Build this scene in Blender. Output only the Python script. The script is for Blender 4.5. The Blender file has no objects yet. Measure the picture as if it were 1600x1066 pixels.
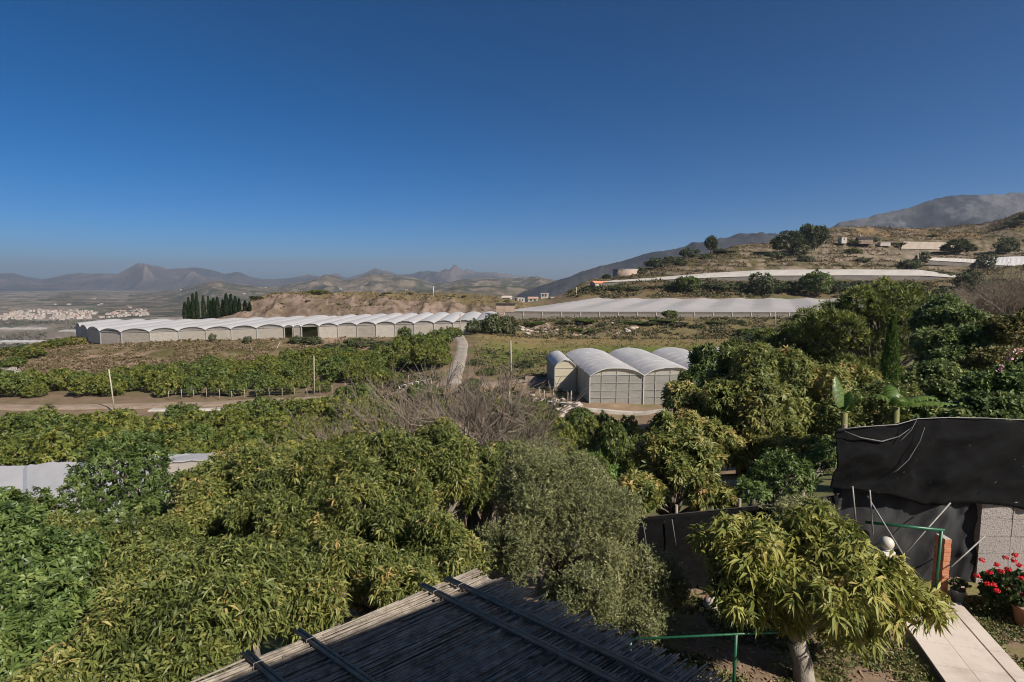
import bpy, math, random
import numpy as np
from mathutils import Vector, Matrix, Quaternion
rad = math.radians
C = bpy.context.scene.collection
RNG = np.random.default_rng(7)
random.seed(7)

# ------------------------------------------------------------------ camera
CAMZ, F, PITCH = 6.0, 889.0, rad(6.1)
SP, CP = math.sin(PITCH), math.cos(PITCH)
cam = bpy.data.objects.new('camera', bpy.data.cameras.new('camera'))
C.objects.link(cam)
cam.location = (0, 0, CAMZ)
cam.rotation_euler = (math.pi/2 - PITCH, 0, 0)
cam.data.sensor_width = 36
cam.data.lens = 36*F/1600
cam.data.clip_start = 0.1
cam.data.clip_end = 60000
bpy.context.scene.camera = cam

# ------------------------------------------------------------------ light and exposure
S_H, S_EL = Vector((0.78, -0.62)).normalized(), rad(38)
SUN = Vector((S_H.x*math.cos(S_EL), S_H.y*math.cos(S_EL), math.sin(S_EL)))
world = bpy.data.worlds.new('World')
bpy.context.scene.world = world
world.use_nodes = True
wn = world.node_tree
bg = wn.nodes['Background']
sky = wn.nodes.new('ShaderNodeTexSky')
sky.sky_type = 'NISHITA'
sky.sun_disc = False
sky.sun_elevation = S_EL
sky.sun_rotation = math.atan2(SUN.x, SUN.y)
sky.altitude = 2000
sky.air_density = 0.62
sky.dust_density = 5.0
sky.ozone_density = 6.0
hs = wn.nodes.new('ShaderNodeHueSaturation')
hs.inputs['Saturation'].default_value = 1.22
hs.inputs['Value'].default_value = 0.96
gm = wn.nodes.new('ShaderNodeGamma')
gm.inputs['Gamma'].default_value = 1.15
wn.links.new(sky.outputs[0], gm.inputs['Color'])
wn.links.new(gm.outputs[0], hs.inputs['Color'])
wb = wn.nodes.new('ShaderNodeMix')
wb.data_type = 'RGBA'
wb.blend_type = 'MULTIPLY'
wb.inputs[0].default_value = 1.0
wb.inputs[7].default_value = (1.0, 1.0, 0.87, 1)   # white balance
wn.links.new(hs.outputs[0], wb.inputs[6])
wn.links.new(wb.outputs[2], bg.inputs[0])
bg.inputs[1].default_value = 0.052
sl = bpy.data.lights.new('sun', 'SUN')
sl.energy = 3.9
sl.angle = rad(0.53)
sl.color = (1.0, 0.93, 0.83)
so = bpy.data.objects.new('sun', sl)
C.objects.link(so)
so.rotation_euler = (-SUN).to_track_quat('-Z', 'Y').to_euler()
vs = bpy.context.scene.view_settings
vs.view_transform = 'Standard'
vs.look = 'None'
vs.exposure = 0.85
vs.gamma = 1.0
cy = bpy.context.scene.cycles
cy.use_denoising = True
cy.max_bounces = 6
cy.transparent_max_bounces = 16
cy.filter_width = 1.05

# ------------------------------------------------------------------ small helpers
def ray(px, py):
    v = (533-py)/F
    return np.array([(px-800)/F, CP+v*SP, -SP+v*CP])
def P(px, py, Y):
    """the point at depth Y seen at this place of the photograph"""
    d = ray(px, py)
    t = Y/d[1]
    return Vector((d[0]*t, Y, CAMZ+d[2]*t))
def PZ(px, py, z):
    d = ray(px, py)
    t = (z-CAMZ)/d[2]
    return Vector((d[0]*t, d[1]*t, z))
def zz(py, Y):
    v = (533-py)/F
    return CAMZ+Y*(-SP+v*CP)/(CP+v*SP)

def hash2(ix, iy, seed):
    n = (ix.astype(np.int64)*374761393+iy.astype(np.int64)*668265263+seed*1442695041) & 0x7fffffff
    n = ((n ^ (n >> 13))*1274126177) & 0x7fffffff
    n = (n ^ (n >> 16)) & 0xffff
    return n/65535.0
def vnoise(x, y, seed=0):
    x = np.asarray(x, float); y = np.asarray(y, float)
    ix = np.floor(x); iy = np.floor(y)
    fx = x-ix; fy = y-iy
    fx = fx*fx*(3-2*fx); fy = fy*fy*(3-2*fy)
    a = hash2(ix, iy, seed); b = hash2(ix+1, iy, seed)
    c = hash2(ix, iy+1, seed); d = hash2(ix+1, iy+1, seed)
    return a+(b-a)*fx+(c-a)*fy+(a-b-c+d)*fx*fy
def fbm(x, y, oct=4, seed=0, gain=0.5):
    s = 0; a = 1; t = 0
    for o in range(oct):
        s = s+a*vnoise(np.asarray(x)*2**o+o*17.3, np.asarray(y)*2**o+o*5.1, seed+o)
        t += a; a *= gain
    return s/t
def ridged(x, y, oct=5, seed=0):
    s = 0; a = 1; t = 0
    for o in range(oct):
        n = 1-np.abs(2*vnoise(np.asarray(x)*2**o+o*11.7, np.asarray(y)*2**o+o*3.9, seed+o)-1)
        s = s+a*n*n; t += a; a *= 0.5
    return s/t
def sstep(a, b, x):
    t = np.clip((np.asarray(x, float)-a)/(b-a), 0, 1)
    return t*t*(3-2*t)

def mesh_np(name, V, Fc, k, mat=None, attrs=None, smooth=False, cols=None):
    """V (n,3), Fc (m,k) polygon indices"""
    me = bpy.data.meshes.new(name)
    V = np.asarray(V, np.float32); Fc = np.asarray(Fc, np.int32)
    me.vertices.add(len(V)); me.vertices.foreach_set('co', V.ravel())
    m = len(Fc)
    me.loops.add(m*k); me.loops.foreach_set('vertex_index', Fc.ravel())
    me.polygons.add(m)
    me.polygons.foreach_set('loop_start', np.arange(0, m*k, k, dtype=np.int32))
    me.polygons.foreach_set('loop_total', np.full(m, k, np.int32))
    if smooth: me.polygons.foreach_set('use_smooth', np.ones(m, bool))
    for an, av in (attrs or {}).items():
        at = me.attributes.new(an, 'FLOAT', 'POINT'); at.data.foreach_set('value', np.asarray(av, np.float32))
    if cols is not None:
        at = me.attributes.new('col', 'FLOAT_COLOR', 'POINT')
        c4 = np.ones((len(V), 4), np.float32); c4[:, :3] = cols
        at.data.foreach_set('color', c4.ravel())
    if mat: me.materials.append(mat)
    me.update(calc_edges=True)
    return me
def link(name, me, parent=None, loc=None):
    o = bpy.data.objects.new(name, me)
    C.objects.link(o)
    if parent: o.parent = parent
    if loc is not None: o.location = loc
    return o
def tag(o, label=None, cat=None, group=None, kind=None):
    if label: o['label'] = label
    if cat: o['category'] = cat
    if group: o['group'] = group
    if kind: o['kind'] = kind
    return o
def thing(name, label, cat, loc=(0, 0, 0), group=None, rz=0):
    o = link(name, None, None, loc)
    o.rotation_euler = (0, 0, rz)
    o.empty_display_size = 0.2
    return tag(o, label, cat, group)
def copy_tree(o, parent=None):
    c = o.copy()
    C.objects.link(c)
    if parent: c.parent = parent
    for ch in list(o.children): copy_tree(ch, c)
    return c
ORD = ['first', 'second', 'third', 'fourth', 'fifth', 'sixth', 'seventh', 'eighth', 'ninth', 'tenth', 'eleventh', 'twelfth',
       'thirteenth', 'fourteenth', 'fifteenth', 'sixteenth', 'seventeenth', 'eighteenth', 'nineteenth', 'twentieth', 'twenty-first',
       'twenty-second', 'twenty-third', 'twenty-fourth']

class MB:
    """collects shapes, builds ONE mesh object"""
    def __init__(s): s.v = []; s.f = []; s.m = []; s.sm = []
    def add(s, vs_, fs_, m=0, smooth=False):
        b = len(s.v)
        s.v += [tuple(x) for x in vs_]
        for f in fs_: s.f.append(tuple(i+b for i in f)); s.m.append(m); s.sm.append(smooth)
        return s
    def box(s, c, d, rz=0, m=0, M=None):
        vs_ = []
        for sx in (-.5, .5):
            for sy in (-.5, .5):
                for sz in (-.5, .5):
                    p = Vector((sx*d[0], sy*d[1], sz*d[2]))
                    if M is not None: p = M @ p
                    elif rz: p = Matrix.Rotation(rz, 3, 'Z') @ p
                    vs_.append(p+Vector(c))
        return s.add(vs_, [(0, 1, 3, 2), (4, 6, 7, 5), (0, 4, 5, 1), (2, 3, 7, 6), (0, 2, 6, 4), (1, 5, 7, 3)], m)
    def beam(s, a, b, w, h, m=0):
        a = Vector(a); b = Vector(b); d = b-a
        q = d.to_track_quat('X', 'Z').to_matrix()
        return s.box((a+b)/2, (d.length, w, h), M=q, m=m)
    def tube(s, pts, rs, n=6, m=0, cap=True, smooth=True):
        pts = [Vector(p) for p in pts]
        if not hasattr(rs, '__len__'): rs = [rs]*len(pts)
        b = len(s.v); ref = None
        for i, p in enumerate(pts):
            d = (pts[min(i+1, len(pts)-1)]-pts[max(i-1, 0)]).normalized()
            if ref is None:
                ref = d.orthogonal().normalized()
            ref = (ref-d*ref.dot(d))
            ref = ref.normalized() if ref.length > 1e-6 else d.orthogonal().normalized()
            sd = d.cross(ref)
            for k in range(n):
                a = 2*math.pi*k/n
                s.v.append(tuple(p+(ref*math.cos(a)+sd*math.sin(a))*rs[i]))
        for i in range(len(pts)-1):
            for k in range(n):
                s.f.append((b+i*n+k, b+i*n+(k+1) % n, b+(i+1)*n+(k+1) % n, b+(i+1)*n+k)); s.m.append(m); s.sm.append(smooth)
        if cap:
            s.f.append(tuple(b+k for k in reversed(range(n)))); s.m.append(m); s.sm.append(False)
            e = b+(len(pts)-1)*n
            s.f.append(tuple(e+k for k in range(n))); s.m.append(m); s.sm.append(False)
        return s
    def lathe(s, prof, c=(0, 0, 0), n=20, m=0, smooth=True):
        b = len(s.v)
        for r, z in prof:
            for k in range(n):
                a = 2*math.pi*k/n
                s.v.append((c[0]+r*math.cos(a), c[1]+r*math.sin(a), c[2]+z))
        for i in range(len(prof)-1):
            for k in range(n):
                s.f.append((b+i*n+k, b+i*n+(k+1) % n, b+(i+1)*n+(k+1) % n, b+(i+1)*n+k)); s.m.append(m); s.sm.append(smooth)
        return s
    def build(s, name, mats, parent=None, loc=None):
        me = bpy.data.meshes.new(name)
        me.from_pydata(s.v, [], s.f)
        me.polygons.foreach_set('material_index', s.m)
        me.polygons.foreach_set('use_smooth', s.sm)
        for x in (mats if isinstance(mats, (list, tuple)) else [mats]): me.materials.append(x)
        me.update()
        return link(name, me, parent, loc)

# ------------------------------------------------------------------ materials
def newmat(name):
    m = bpy.data.materials.new(name); m.use_nodes = True
    t = m.node_tree
    return m, t, t.nodes['Principled BSDF'], t.nodes['Material Output']
def node(t, ty, **kw):
    n = t.nodes.new(ty)
    for k, v in kw.items(): setattr(n, k, v)
    return n
def ramp(t, stops):
    r = node(t, 'ShaderNodeValToRGB')
    e = r.color_ramp.elements
    while len(e) < len(stops): e.new(0.5)
    for i, (p, c) in enumerate(stops): e[i].position = p; e[i].color = (*c, 1)
    return r
def surf(name, c1, c2, scale=3, rough=0.8, bump=0.0, detail=6, spec=0.3, metal=0, stretch=None, bscale=None, c3=None):
    m, t, p, o = newmat(name)
    tc = node(t, 'ShaderNodeTexCoord')
    src = tc.outputs['Object']
    if stretch:
        mp = node(t, 'ShaderNodeMapping'); mp.inputs['Scale'].default_value = stretch
        t.links.new(src, mp.inputs[0]); src = mp.outputs[0]
    n = node(t, 'ShaderNodeTexNoise'); n.inputs['Scale'].default_value = scale; n.inputs['Detail'].default_value = detail
    n.inputs['Roughness'].default_value = 0.65
    t.links.new(src, n.inputs['Vector'])
    r = ramp(t, [(0.3, c1), (0.7, c2)] if c3 is None else [(0.25, c1), (0.5, c2), (0.75, c3)])
    t.links.new(n.outputs['Fac'], r.inputs[0]); t.links.new(r.outputs[0], p.inputs['Base Color'])
    p.inputs['Roughness'].default_value = rough
    p.inputs['Specular IOR Level'].default_value = spec
    p.inputs['Metallic'].default_value = metal
    if bump:
        b = node(t, 'ShaderNodeBump'); b.inputs['Strength'].default_value = bump; b.inputs['Distance'].default_value = 0.02
        n2 = node(t, 'ShaderNodeTexNoise'); n2.inputs['Scale'].default_value = bscale or scale*6; n2.inputs['Detail'].default_value = 8
        t.links.new(src, n2.inputs['Vector'])
        t.links.new(n2.outputs['Fac'], b.inputs['Height']); t.links.new(b.outputs[0], p.inputs['Normal'])
    return m
def leafmat(name, stops, rough=0.42, transl=0.28, spec=0.4, k=1.0, hue=(1.02, .97, 1.08)):
    """colour follows each leaf's own age/type (attribute tint)"""
    m, t, p, o = newmat(name)
    a = node(t, 'ShaderNodeAttribute', attribute_name='tint')
    oi = node(t, 'ShaderNodeObjectInfo')
    md = node(t, 'ShaderNodeMath', operation='MULTIPLY_ADD'); md.inputs[1].default_value = 0.22; md.inputs[2].default_value = -0.11
    t.links.new(oi.outputs['Random'], md.inputs[0])
    ad = node(t, 'ShaderNodeMath', operation='ADD')
    t.links.new(a.outputs['Fac'], ad.inputs[0]); t.links.new(md.outputs[0], ad.inputs[1])
    r = ramp(t, [(p_, tuple(k*v*h for v, h in zip(c_, hue))) for p_, c_ in stops])
    t.links.new(ad.outputs[0], r.inputs[0]); t.links.new(r.outputs[0], p.inputs['Base Color'])
    p.inputs['Roughness'].default_value = rough; p.inputs['Specular IOR Level'].default_value = spec
    tr = node(t, 'ShaderNodeBsdfTranslucent'); t.links.new(r.outputs[0], tr.inputs[0])
    mx = node(t, 'ShaderNodeMixShader'); mx.inputs[0].default_value = transl
    t.links.new(p.outputs[0], mx.inputs[1]); t.links.new(tr.outputs[0], mx.inputs[2]); t.links.new(mx.outputs[0], o.inputs[0])
    return m
def sheet(name, col, transl=0.3, clear=0.0, rough=0.5, var=0.12, scale=0.8, stretch=(1, 1, 1), tears=0):
    """plastic film or net: part diffuse, part translucent, part see-through"""
    m, t, p, o = newmat(name)
    tc = node(t, 'ShaderNodeTexCoord'); mp = node(t, 'ShaderNodeMapping'); mp.inputs['Scale'].default_value = stretch
    n = node(t, 'ShaderNodeTexNoise'); n.inputs['Scale'].default_value = scale; n.inputs['Detail'].default_value = 7; n.inputs['Roughness'].default_value = 0.7
    t.links.new(tc.outputs['Object'], mp.inputs[0]); t.links.new(mp.outputs[0], n.inputs['Vector'])
    r = ramp(t, [(0.3, tuple(c*(1-var) for c in col)), (0.7, tuple(min(1, c*(1+var)) for c in col))])
    t.links.new(n.outputs['Fac'], r.inputs[0]); t.links.new(r.outputs[0], p.inputs['Base Color'])
    p.inputs['Roughness'].default_value = rough
    if max(col) < .1: p.inputs['Specular IOR Level'].default_value = .12
    tr = node(t, 'ShaderNodeBsdfTranslucent'); t.links.new(r.outputs[0], tr.inputs[0])
    mx = node(t, 'ShaderNodeMixShader'); mx.inputs[0].default_value = transl
    t.links.new(p.outputs[0], mx.inputs[1]); t.links.new(tr.outputs[0], mx.inputs[2])
    last = mx
    if clear:
        tp = node(t, 'ShaderNodeBsdfTransparent'); m2 = node(t, 'ShaderNodeMixShader'); m2.inputs[0].default_value = clear
        t.links.new(mx.outputs[0], m2.inputs[1]); t.links.new(tp.outputs[0], m2.inputs[2]); last = m2
        if tears:
            n3 = node(t, 'ShaderNodeTexNoise'); n3.inputs['Scale'].default_value = 16; n3.inputs['Detail'].default_value = 2
            t.links.new(tc.outputs['Object'], n3.inputs['Vector'])
            r3 = ramp(t, [(tears, (clear,)*3), (tears+.015, (.85,)*3)]); t.links.new(n3.outputs['Fac'], r3.inputs[0]); t.links.new(r3.outputs[0], m2.inputs[0])
    t.links.new(last.outputs[0], o.inputs[0])
    return m

M = {}
M['bark'] = surf('bark', (.10, .08, .06), (.24, .21, .17), 8, .9, .6, stretch=(1, 1, .35))
M['bark_pale'] = surf('bark_pale', (.16, .13, .10), (.36, .32, .27), 9, .9, .6, stretch=(1, 1, .4))
M['twig'] = surf('twig', (.15, .115, .085), (.29, .235, .18), 5, .9)
M['reed'] = surf('reed', (.13, .105, .08), (.40, .345, .28), 9, .85, .5, stretch=(1, 1, 1), bscale=40)
M['pole_wood'] = surf('pole_wood', (.18, .14, .105), (.34, .275, .21), 6, .8, .4)
M['batten_wood'] = surf('batten_wood', (.25, .175, .115), (.42, .32, .225), 9, .9, .4, spec=.1)
M['pale_wood'] = surf('pale_wood', (.32, .28, .21), (.45, .40, .32), 4, .8)
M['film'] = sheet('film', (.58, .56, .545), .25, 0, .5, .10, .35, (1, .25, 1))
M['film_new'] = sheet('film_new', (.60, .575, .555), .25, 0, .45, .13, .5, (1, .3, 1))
M['film_old'] = sheet('film_old', (.55, .52, .48), .2, 0, .5, .16, .25, (1, .4, 1))
M['wallnet'] = sheet('wallnet', (.60, .54, .46), .35, .16, .6, .14, .5, (1, 1, 4))
M['gablenet'] = sheet('gablenet', (.33, .29, .25), .3, .35, .6, .2, .6)
M['wallnet_b'] = sheet('wallnet_b', (.50, .45, .38), .35, .2, .6, .2, .6, (1, 1, 4))
M['wallnet_c'] = sheet('wallnet_c', (.66, .60, .52), .35, .12, .6, .16, .7, (1, 1, 3))
M['gablenet_b'] = sheet('gablenet_b', (.42, .37, .31), .3, .3, .6, .2, .6)
M['wallnet2'] = sheet('wallnet2', (.33, .29, .25), .3, .2, .6, .2, .3, (1, 1, 4))
M['wallfilm'] = sheet('wallfilm', (.60, .56, .46), .4, .10, .5, .12, .8, (1, 1, 3))
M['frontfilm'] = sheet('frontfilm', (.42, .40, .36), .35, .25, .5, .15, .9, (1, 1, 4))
M['galv'] = surf('galv', (.40, .40, .39), (.55, .55, .54), 3, .45, metal=.4)
M['concrete'] = surf('concrete', (.30, .265, .225), (.50, .46, .41), .8, .9, .3)
M['soil'] = surf('soil', (.24, .17, .12), (.40, .31, .24), .6, .95, .5)
M['blacknet'] = sheet('blacknet', (.006, .006, .0065), .05, .015, .9, .5, 3, (1, 1, 2), .70)
M['greynet'] = sheet('greynet', (.045, .045, .046), .15, .0, .75, .45, 2, (1, 1, .4))
M['wire'] = surf('wire', (.20, .19, .175), (.30, .28, .26), 10, .5)
M['greenpaint'] = surf('greenpaint', (.008, .07, .034), (.014, .11, .052), 14, .4, spec=.5)
M['brick'] = surf('brick', (.42, .15, .075), (.56, .24, .13), 12, .85, .4)
M['globe'] = surf('globe', (.48, .44, .37), (.58, .54, .46), 6, .35, spec=.5)
M['whitewash'] = surf('whitewash', (.60, .56, .50), (.72, .69, .64), 4, .8, .2)
M['plaster'] = surf('plaster', (.36, .31, .265), (.52, .46, .405), 1.0, .9)
M['tile_roof'] = surf('tile_roof', (.34, .21, .15), (.48, .31, .23), 1.5, .85)
M['flat_roof'] = surf('flat_roof', (.38, .30, .25), (.56, .48, .42), 1.5, .85)
M['orange_roof'] = surf('orange_roof', (.55, .22, .13), (.68, .30, .19), 1, .8)
M['terracotta'] = surf('terracotta', (.30, .14, .08), (.42, .21, .13), 6, .85)
M['greypot'] = surf('greypot', (.12, .115, .10), (.2, .19, .17), 6, .8)
M['red'] = surf('red', (.52, .012, .018), (.72, .03, .04), 30, .6)
M['pink'] = surf('pink', (.55, .25, .28), (.7, .45, .45), 30, .6)
M['rock'] = surf('rock', (.28, .22, .18), (.48, .40, .34), 2, .9, .6)
M['dark'] = surf('dark', (.02, .018, .015), (.05, .045, .04), 2, .9)
M['window'] = surf('window', (.05, .06, .07), (.09, .10, .11), 2, .2)

G1, G2 = (.030, .050, .010), (.075, .105, .017)
M['leaf_mango'] = leafmat('leaf_mango', [(0, (.032, .045, .012)), (.5, (.092, .112, .027)), (.85, (.17, .17, .045)), (1, (.27, .19, .07))], .45, .36, .35, k=1.95)
M['leaf_gold'] = leafmat('leaf_gold', [(0, (.042, .06, .013)), (.4, (.12, .142, .028)), (.8, (.22, .22, .05)), (1, (.28, .23, .07))], .5, .32, .3, k=1.5)
M['leaf_bright'] = leafmat('leaf_bright', [(0, (.034, .062, .016)), (.5, (.085, .13, .03)), (1, (.17, .205, .055))], .42, .28, k=1.45, hue=(1.02, .97, 1.1))
M['leaf_mid'] = leafmat('leaf_mid', [(0, (.028, .045, .012)), (.5, (.06, .09, .02)), (1, (.14, .16, .045))], .45, .36, k=2.1)
M['leaf_olive'] = leafmat('leaf_olive', [(0, (.05, .06, .024)), (.5, (.11, .122, .046)), (1, (.20, .195, .09))], .6, .18, .25, k=1.90)
M['leaf_orchard'] = leafmat('leaf_orchard', [(0, (.028, .042, .009)), (.5, (.072, .09, .015)), (1, (.14, .135, .025))], .5, .26, k=1.95)
M['leaf_orchard_dark'] = leafmat('leaf_orchard_dark', [(0, (.024, .04, .01)), (.5, (.055, .08, .016)), (1, (.11, .12, .025))], .5, .26, k=1.95)
M['leaf_pine'] = leafmat('leaf_pine', [(0, (.024, .033, .01)), (.5, (.058, .072, .014)), (1, (.14, .15, .03))], .55, .15, k=2.6)
M['leaf_bush'] = leafmat('leaf_bush', [(0, (.025, .035, .014)), (.5, (.05, .065, .022)), (1, (.09, .1, .035))], .6, .2, k=1.60)
M['leaf_goldbush'] = leafmat('leaf_goldbush', [(0, (.06, .07, .015)), (.5, (.13, .13, .03)), (1, (.22, .19, .05))], .6, .2, k=1.3)
M['leaf_cypress'] = leafmat('leaf_cypress', [(0, (.016, .032, .012)), (.6, (.03, .055, .017)), (1, (.06, .095, .022))], .6, .15, hue=(1, 1, 1))
M['leaf_cypress_bright'] = leafmat('leaf_cypress_bright', [(0, (.06, .10, .026)), (.6, (.13, .20, .04)), (1, (.2, .28, .05))], .6, .25, hue=(1, 1, 1))
M['leaf_under'] = leafmat('leaf_under', [(0, (.04, .062, .02)), (.5, (.095, .13, .04)), (1, (.2, .22, .075))], .5, .36, k=1.75)
M['leaf_autumn'] = leafmat('leaf_autumn', [(0, (.07, .085, .022)), (.5, (.15, .16, .045)), (1, (.27, .21, .08))], .55, .3)
M['leaf_banana'] = leafmat('leaf_banana', [(0, (.05, .09, .015)), (1, (.16, .24, .05))], .35, .4, hue=(1, 1, 1))
M['scrub'] = leafmat('scrub', [(0, (.06, .055, .022)), (.35, (.10, .085, .035)), (.7, (.17, .125, .06)), (1, (.26, .19, .11))], .8, .15)
M['lawn'] = leafmat('lawn', [(0, (.05, .08, .015)), (.5, (.12, .15, .035)), (1, (.3, .26, .12))], .7, .25)
M['leaf_farpine'] = leafmat('leaf_farpine', [(0, (.03, .042, .014)), (.5, (.055, .07, .02)), (1, (.10, .115, .03))], .6, .15, k=1.2)
M['film_strip'] = sheet('film_strip', (.56, .51, .45), .2, 0, .55, .10, .3)
M['film_beige'] = sheet('film_beige', (.44, .36, .28), .2, 0, .6, .12, .3)
M['tank'] = surf('tank', (.28, .21, .16), (.40, .31, .24), .3, .9)
# ------------------------------------------------------------------ ground
COLS = {
 -500: [(1, -2), (8, -3), (30, -9), (60, -11.5), (80, -12.5), (130, -15), (150, -16), (200, -45), (600, -130)],
 0: [(1, -1.5), (8, -2.2), (14, -4), (30, -7.5), (60, -10.8), (77, -12), (86, -12), (110, -12.9), (128, -13.0), (148, zz(556, 148)), (172, zz(557, 172)), (182, -22), (260, -50), (600, -130)],
 130: [(1, -1.2), (8, -1.8), (14, -3.8), (30, -7.5), (60, -10.8), (77, -12), (86, -12), (108, -12.6), (128, -12.4), (149, -10.8), (160, zz(539, 160)), (176, zz(534, 176)), (196, -12), (215, -18), (320, -55), (700, -130)],
 330: [(1, -1), (6, -1.2), (14, -3.8), (30, -7.5), (60, -10.8), (77, -12), (86, -12), (112, -12.4), (130, -12), (147, zz(533, 147)), (192, -10), (212, zz(492, 212)), (222, -8), (420, -60), (800, -130)],
 430: [(1, -.6), (6, -.8), (14, -3.6), (30, -7.3), (60, -10.6), (77, -11.8), (86, -11.8), (120, -12.2), (130, -11.8), (147, zz(530, 147)), (190, -9.6), (200, -5), (214, zz(463, 214)), (240, .5), (450, -60), (900, -130)],
 570: [(1, -.2), (6, -.4), (14, -3.2), (30, -7), (60, -10), (77, -11), (86, -11), (128, -11.8), (147, zz(529, 147)), (190, -9), (200, -5), (216, zz(461, 216)), (245, .5), (450, -60), (1000, -130)],
 690: [(1, 0), (6, -.1), (14, -3), (30, -6.5), (60, -9), (75, -9.3), (86, -8.9), (110, -8.6), (130, -8.2), (147, zz(527, 147)), (190, -8.6), (200, -5), (218, zz(466, 218)), (250, .3), (450, -50), (1000, -130)],
 745: [(1, 0), (6, 0), (14, -3), (30, -6.2), (60, -8.4), (85, -8.7), (120, -8.1), (150, -7.7), (190, -7.4), (205, -5), (220, zz(469, 220)), (260, -1), (450, -50), (1000, -130)],
 850: [(1, 0), (7.5, 0), (10, -.5), (14, -3), (30, -6), (50, -7.8), (60, -8.2), (80, -8.3), (95, -8.6), (128, -9.5), (150, zz(528, 150)), (172, zz(500, 172)), (235, -5.5), (265, -5), (300, zz(466, 300)), (330, -6), (500, -50), (1100, -130)],
 925: [(1, 0), (9, 0), (12, -.8), (14, -2.4), (30, -6), (50, -7.8), (60, -8.3), (80, -8.4), (128, -9.4), (150, zz(528, 150)), (172, zz(500, 172)), (240, -4.6), (262, zz(455, 262)), (300, zz(446, 300)), (335, zz(438, 335)), (420, -5), (700, -60), (1200, -130)],
 1000: [(1, 0), (11.5, 0), (13.5, -1.5), (20, -4), (30, -6), (50, -7.8), (60, -8.6), (80, -8.5), (128, -9.2), (150, zz(528, 150)), (172, zz(500, 172)), (240, -4.3), (270, zz(447, 270)), (300, zz(437, 300)), (370, zz(418, 370)), (430, 4), (700, -50), (1300, -130)],
 1070: [(1, 0), (11.5, 0), (13.5, -1.3), (20, -3.7), (40, -7), (60, -8.3), (80, -8.5), (128, -9.1), (150, zz(528, 150)), (172, zz(500, 172)), (240, -4.1), (275, zz(444, 275)), (304, zz(430, 304)), (400, zz(399, 400)), (460, 14), (800, -55), (1450, -130)],
 1150: [(1, 0), (11.5, 0), (13.5, -1.2), (20, -3.4), (40, -6.5), (60, -8), (80, -8.5), (128, -9), (150, zz(528, 150)), (172, zz(500, 172)), (240, -4), (282, zz(441, 282)), (304, zz(429, 304)), (430, zz(382, 430)), (500, 24), (900, -50), (1600, -130)],
 1300: [(1, 0), (11.5, 0), (13, -.8), (20, -2.5), (40, -5), (60, -7), (100, -8.4), (150, zz(528, 150)), (172, zz(500, 172)), (240, -4), (284, zz(441, 284)), (304, zz(428, 304)), (385, zz(392, 385)), (405, zz(378, 405)), (430, zz(372, 430)), (490, zz(353, 490)), (600, 40), (1200, -40), (2000, -130)],
 1450: [(1, 0), (12, 0), (14, -.5), (20, -1.8), (40, -3.6), (60, -5.5), (100, -7.4), (150, -7.5), (172, zz(500, 172)), (240, -4), (284, zz(441, 284)), (304, zz(430, 304)), (350, zz(412, 350)), (385, zz(396, 385)), (410, zz(376, 410)), (520, zz(355, 520)), (620, 40), (1200, -40), (2200, -130)],
 1520: [(1, 0), (12.5, 0), (16, -.3), (20, -1.2), (40, -2.6), (60, -4.5), (100, -6.6), (150, -7), (172, zz(500, 172)), (240, -4), (284, zz(441, 284)), (304, zz(430, 304)), (350, zz(412, 350)), (385, zz(396, 385)), (410, zz(374, 410)), (500, zz(349, 500)), (620, 45), (1200, -30), (2200, -130)],
 1600: [(1, 0), (13, 0), (20, -.6), (40, -1.6), (60, -3.5), (100, -6), (150, -6.5), (172, zz(500, 172)), (240, -3), (284, zz(438, 284)), (304, zz(428, 304)), (350, zz(409, 350)), (385, zz(394, 385)), (410, zz(370, 410)), (455, zz(324, 455)), (560, 60), (1200, -20), (2200, -130)],
 1850: [(1, 0), (13, 0), (20, 0), (40, -.5), (100, -3), (172, -2), (300, 14), (410, 50), (480, 90), (700, 60), (1400, -20), (2400, -130)],
}
_px = np.array(sorted(COLS), float)
_ly = np.linspace(0, math.log(20000), 420)
_tab = []
for c in sorted(COLS):
    pr = COLS[c]+[(20000, -130)]
    _tab.append(np.interp(_ly, [math.log(a) for a, b in pr], [b for a, b in pr]))
_tab = np.array(_tab)
def smooth_h(px, Y):
    px = np.clip(np.asarray(px, float), _px[0], _px[-1]-1e-6)
    ly = np.clip(np.log(np.maximum(Y, 1.0)), 0, _ly[-1]-1e-6)
    i = np.clip(np.searchsorted(_px, px, side='right')-1, 0, len(_px)-2)
    f = (px-_px[i])/(_px[i+1]-_px[i]); f = f*f*(3-2*f)*.6+f*.4
    g = ly/(_ly[1]-_ly[0]); j = np.clip(g.astype(int), 0, len(_ly)-2); g = g-j
    a = _tab[i, j]*(1-g)+_tab[i, j+1]*g
    b = _tab[i+1, j]*(1-g)+_tab[i+1, j+1]*g
    return a*(1-f)+b*f
def to_px(X, Y): return 800+F*np.asarray(X)/np.maximum(np.asarray(Y, float), 1e-3)*(CP+0.0)
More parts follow.
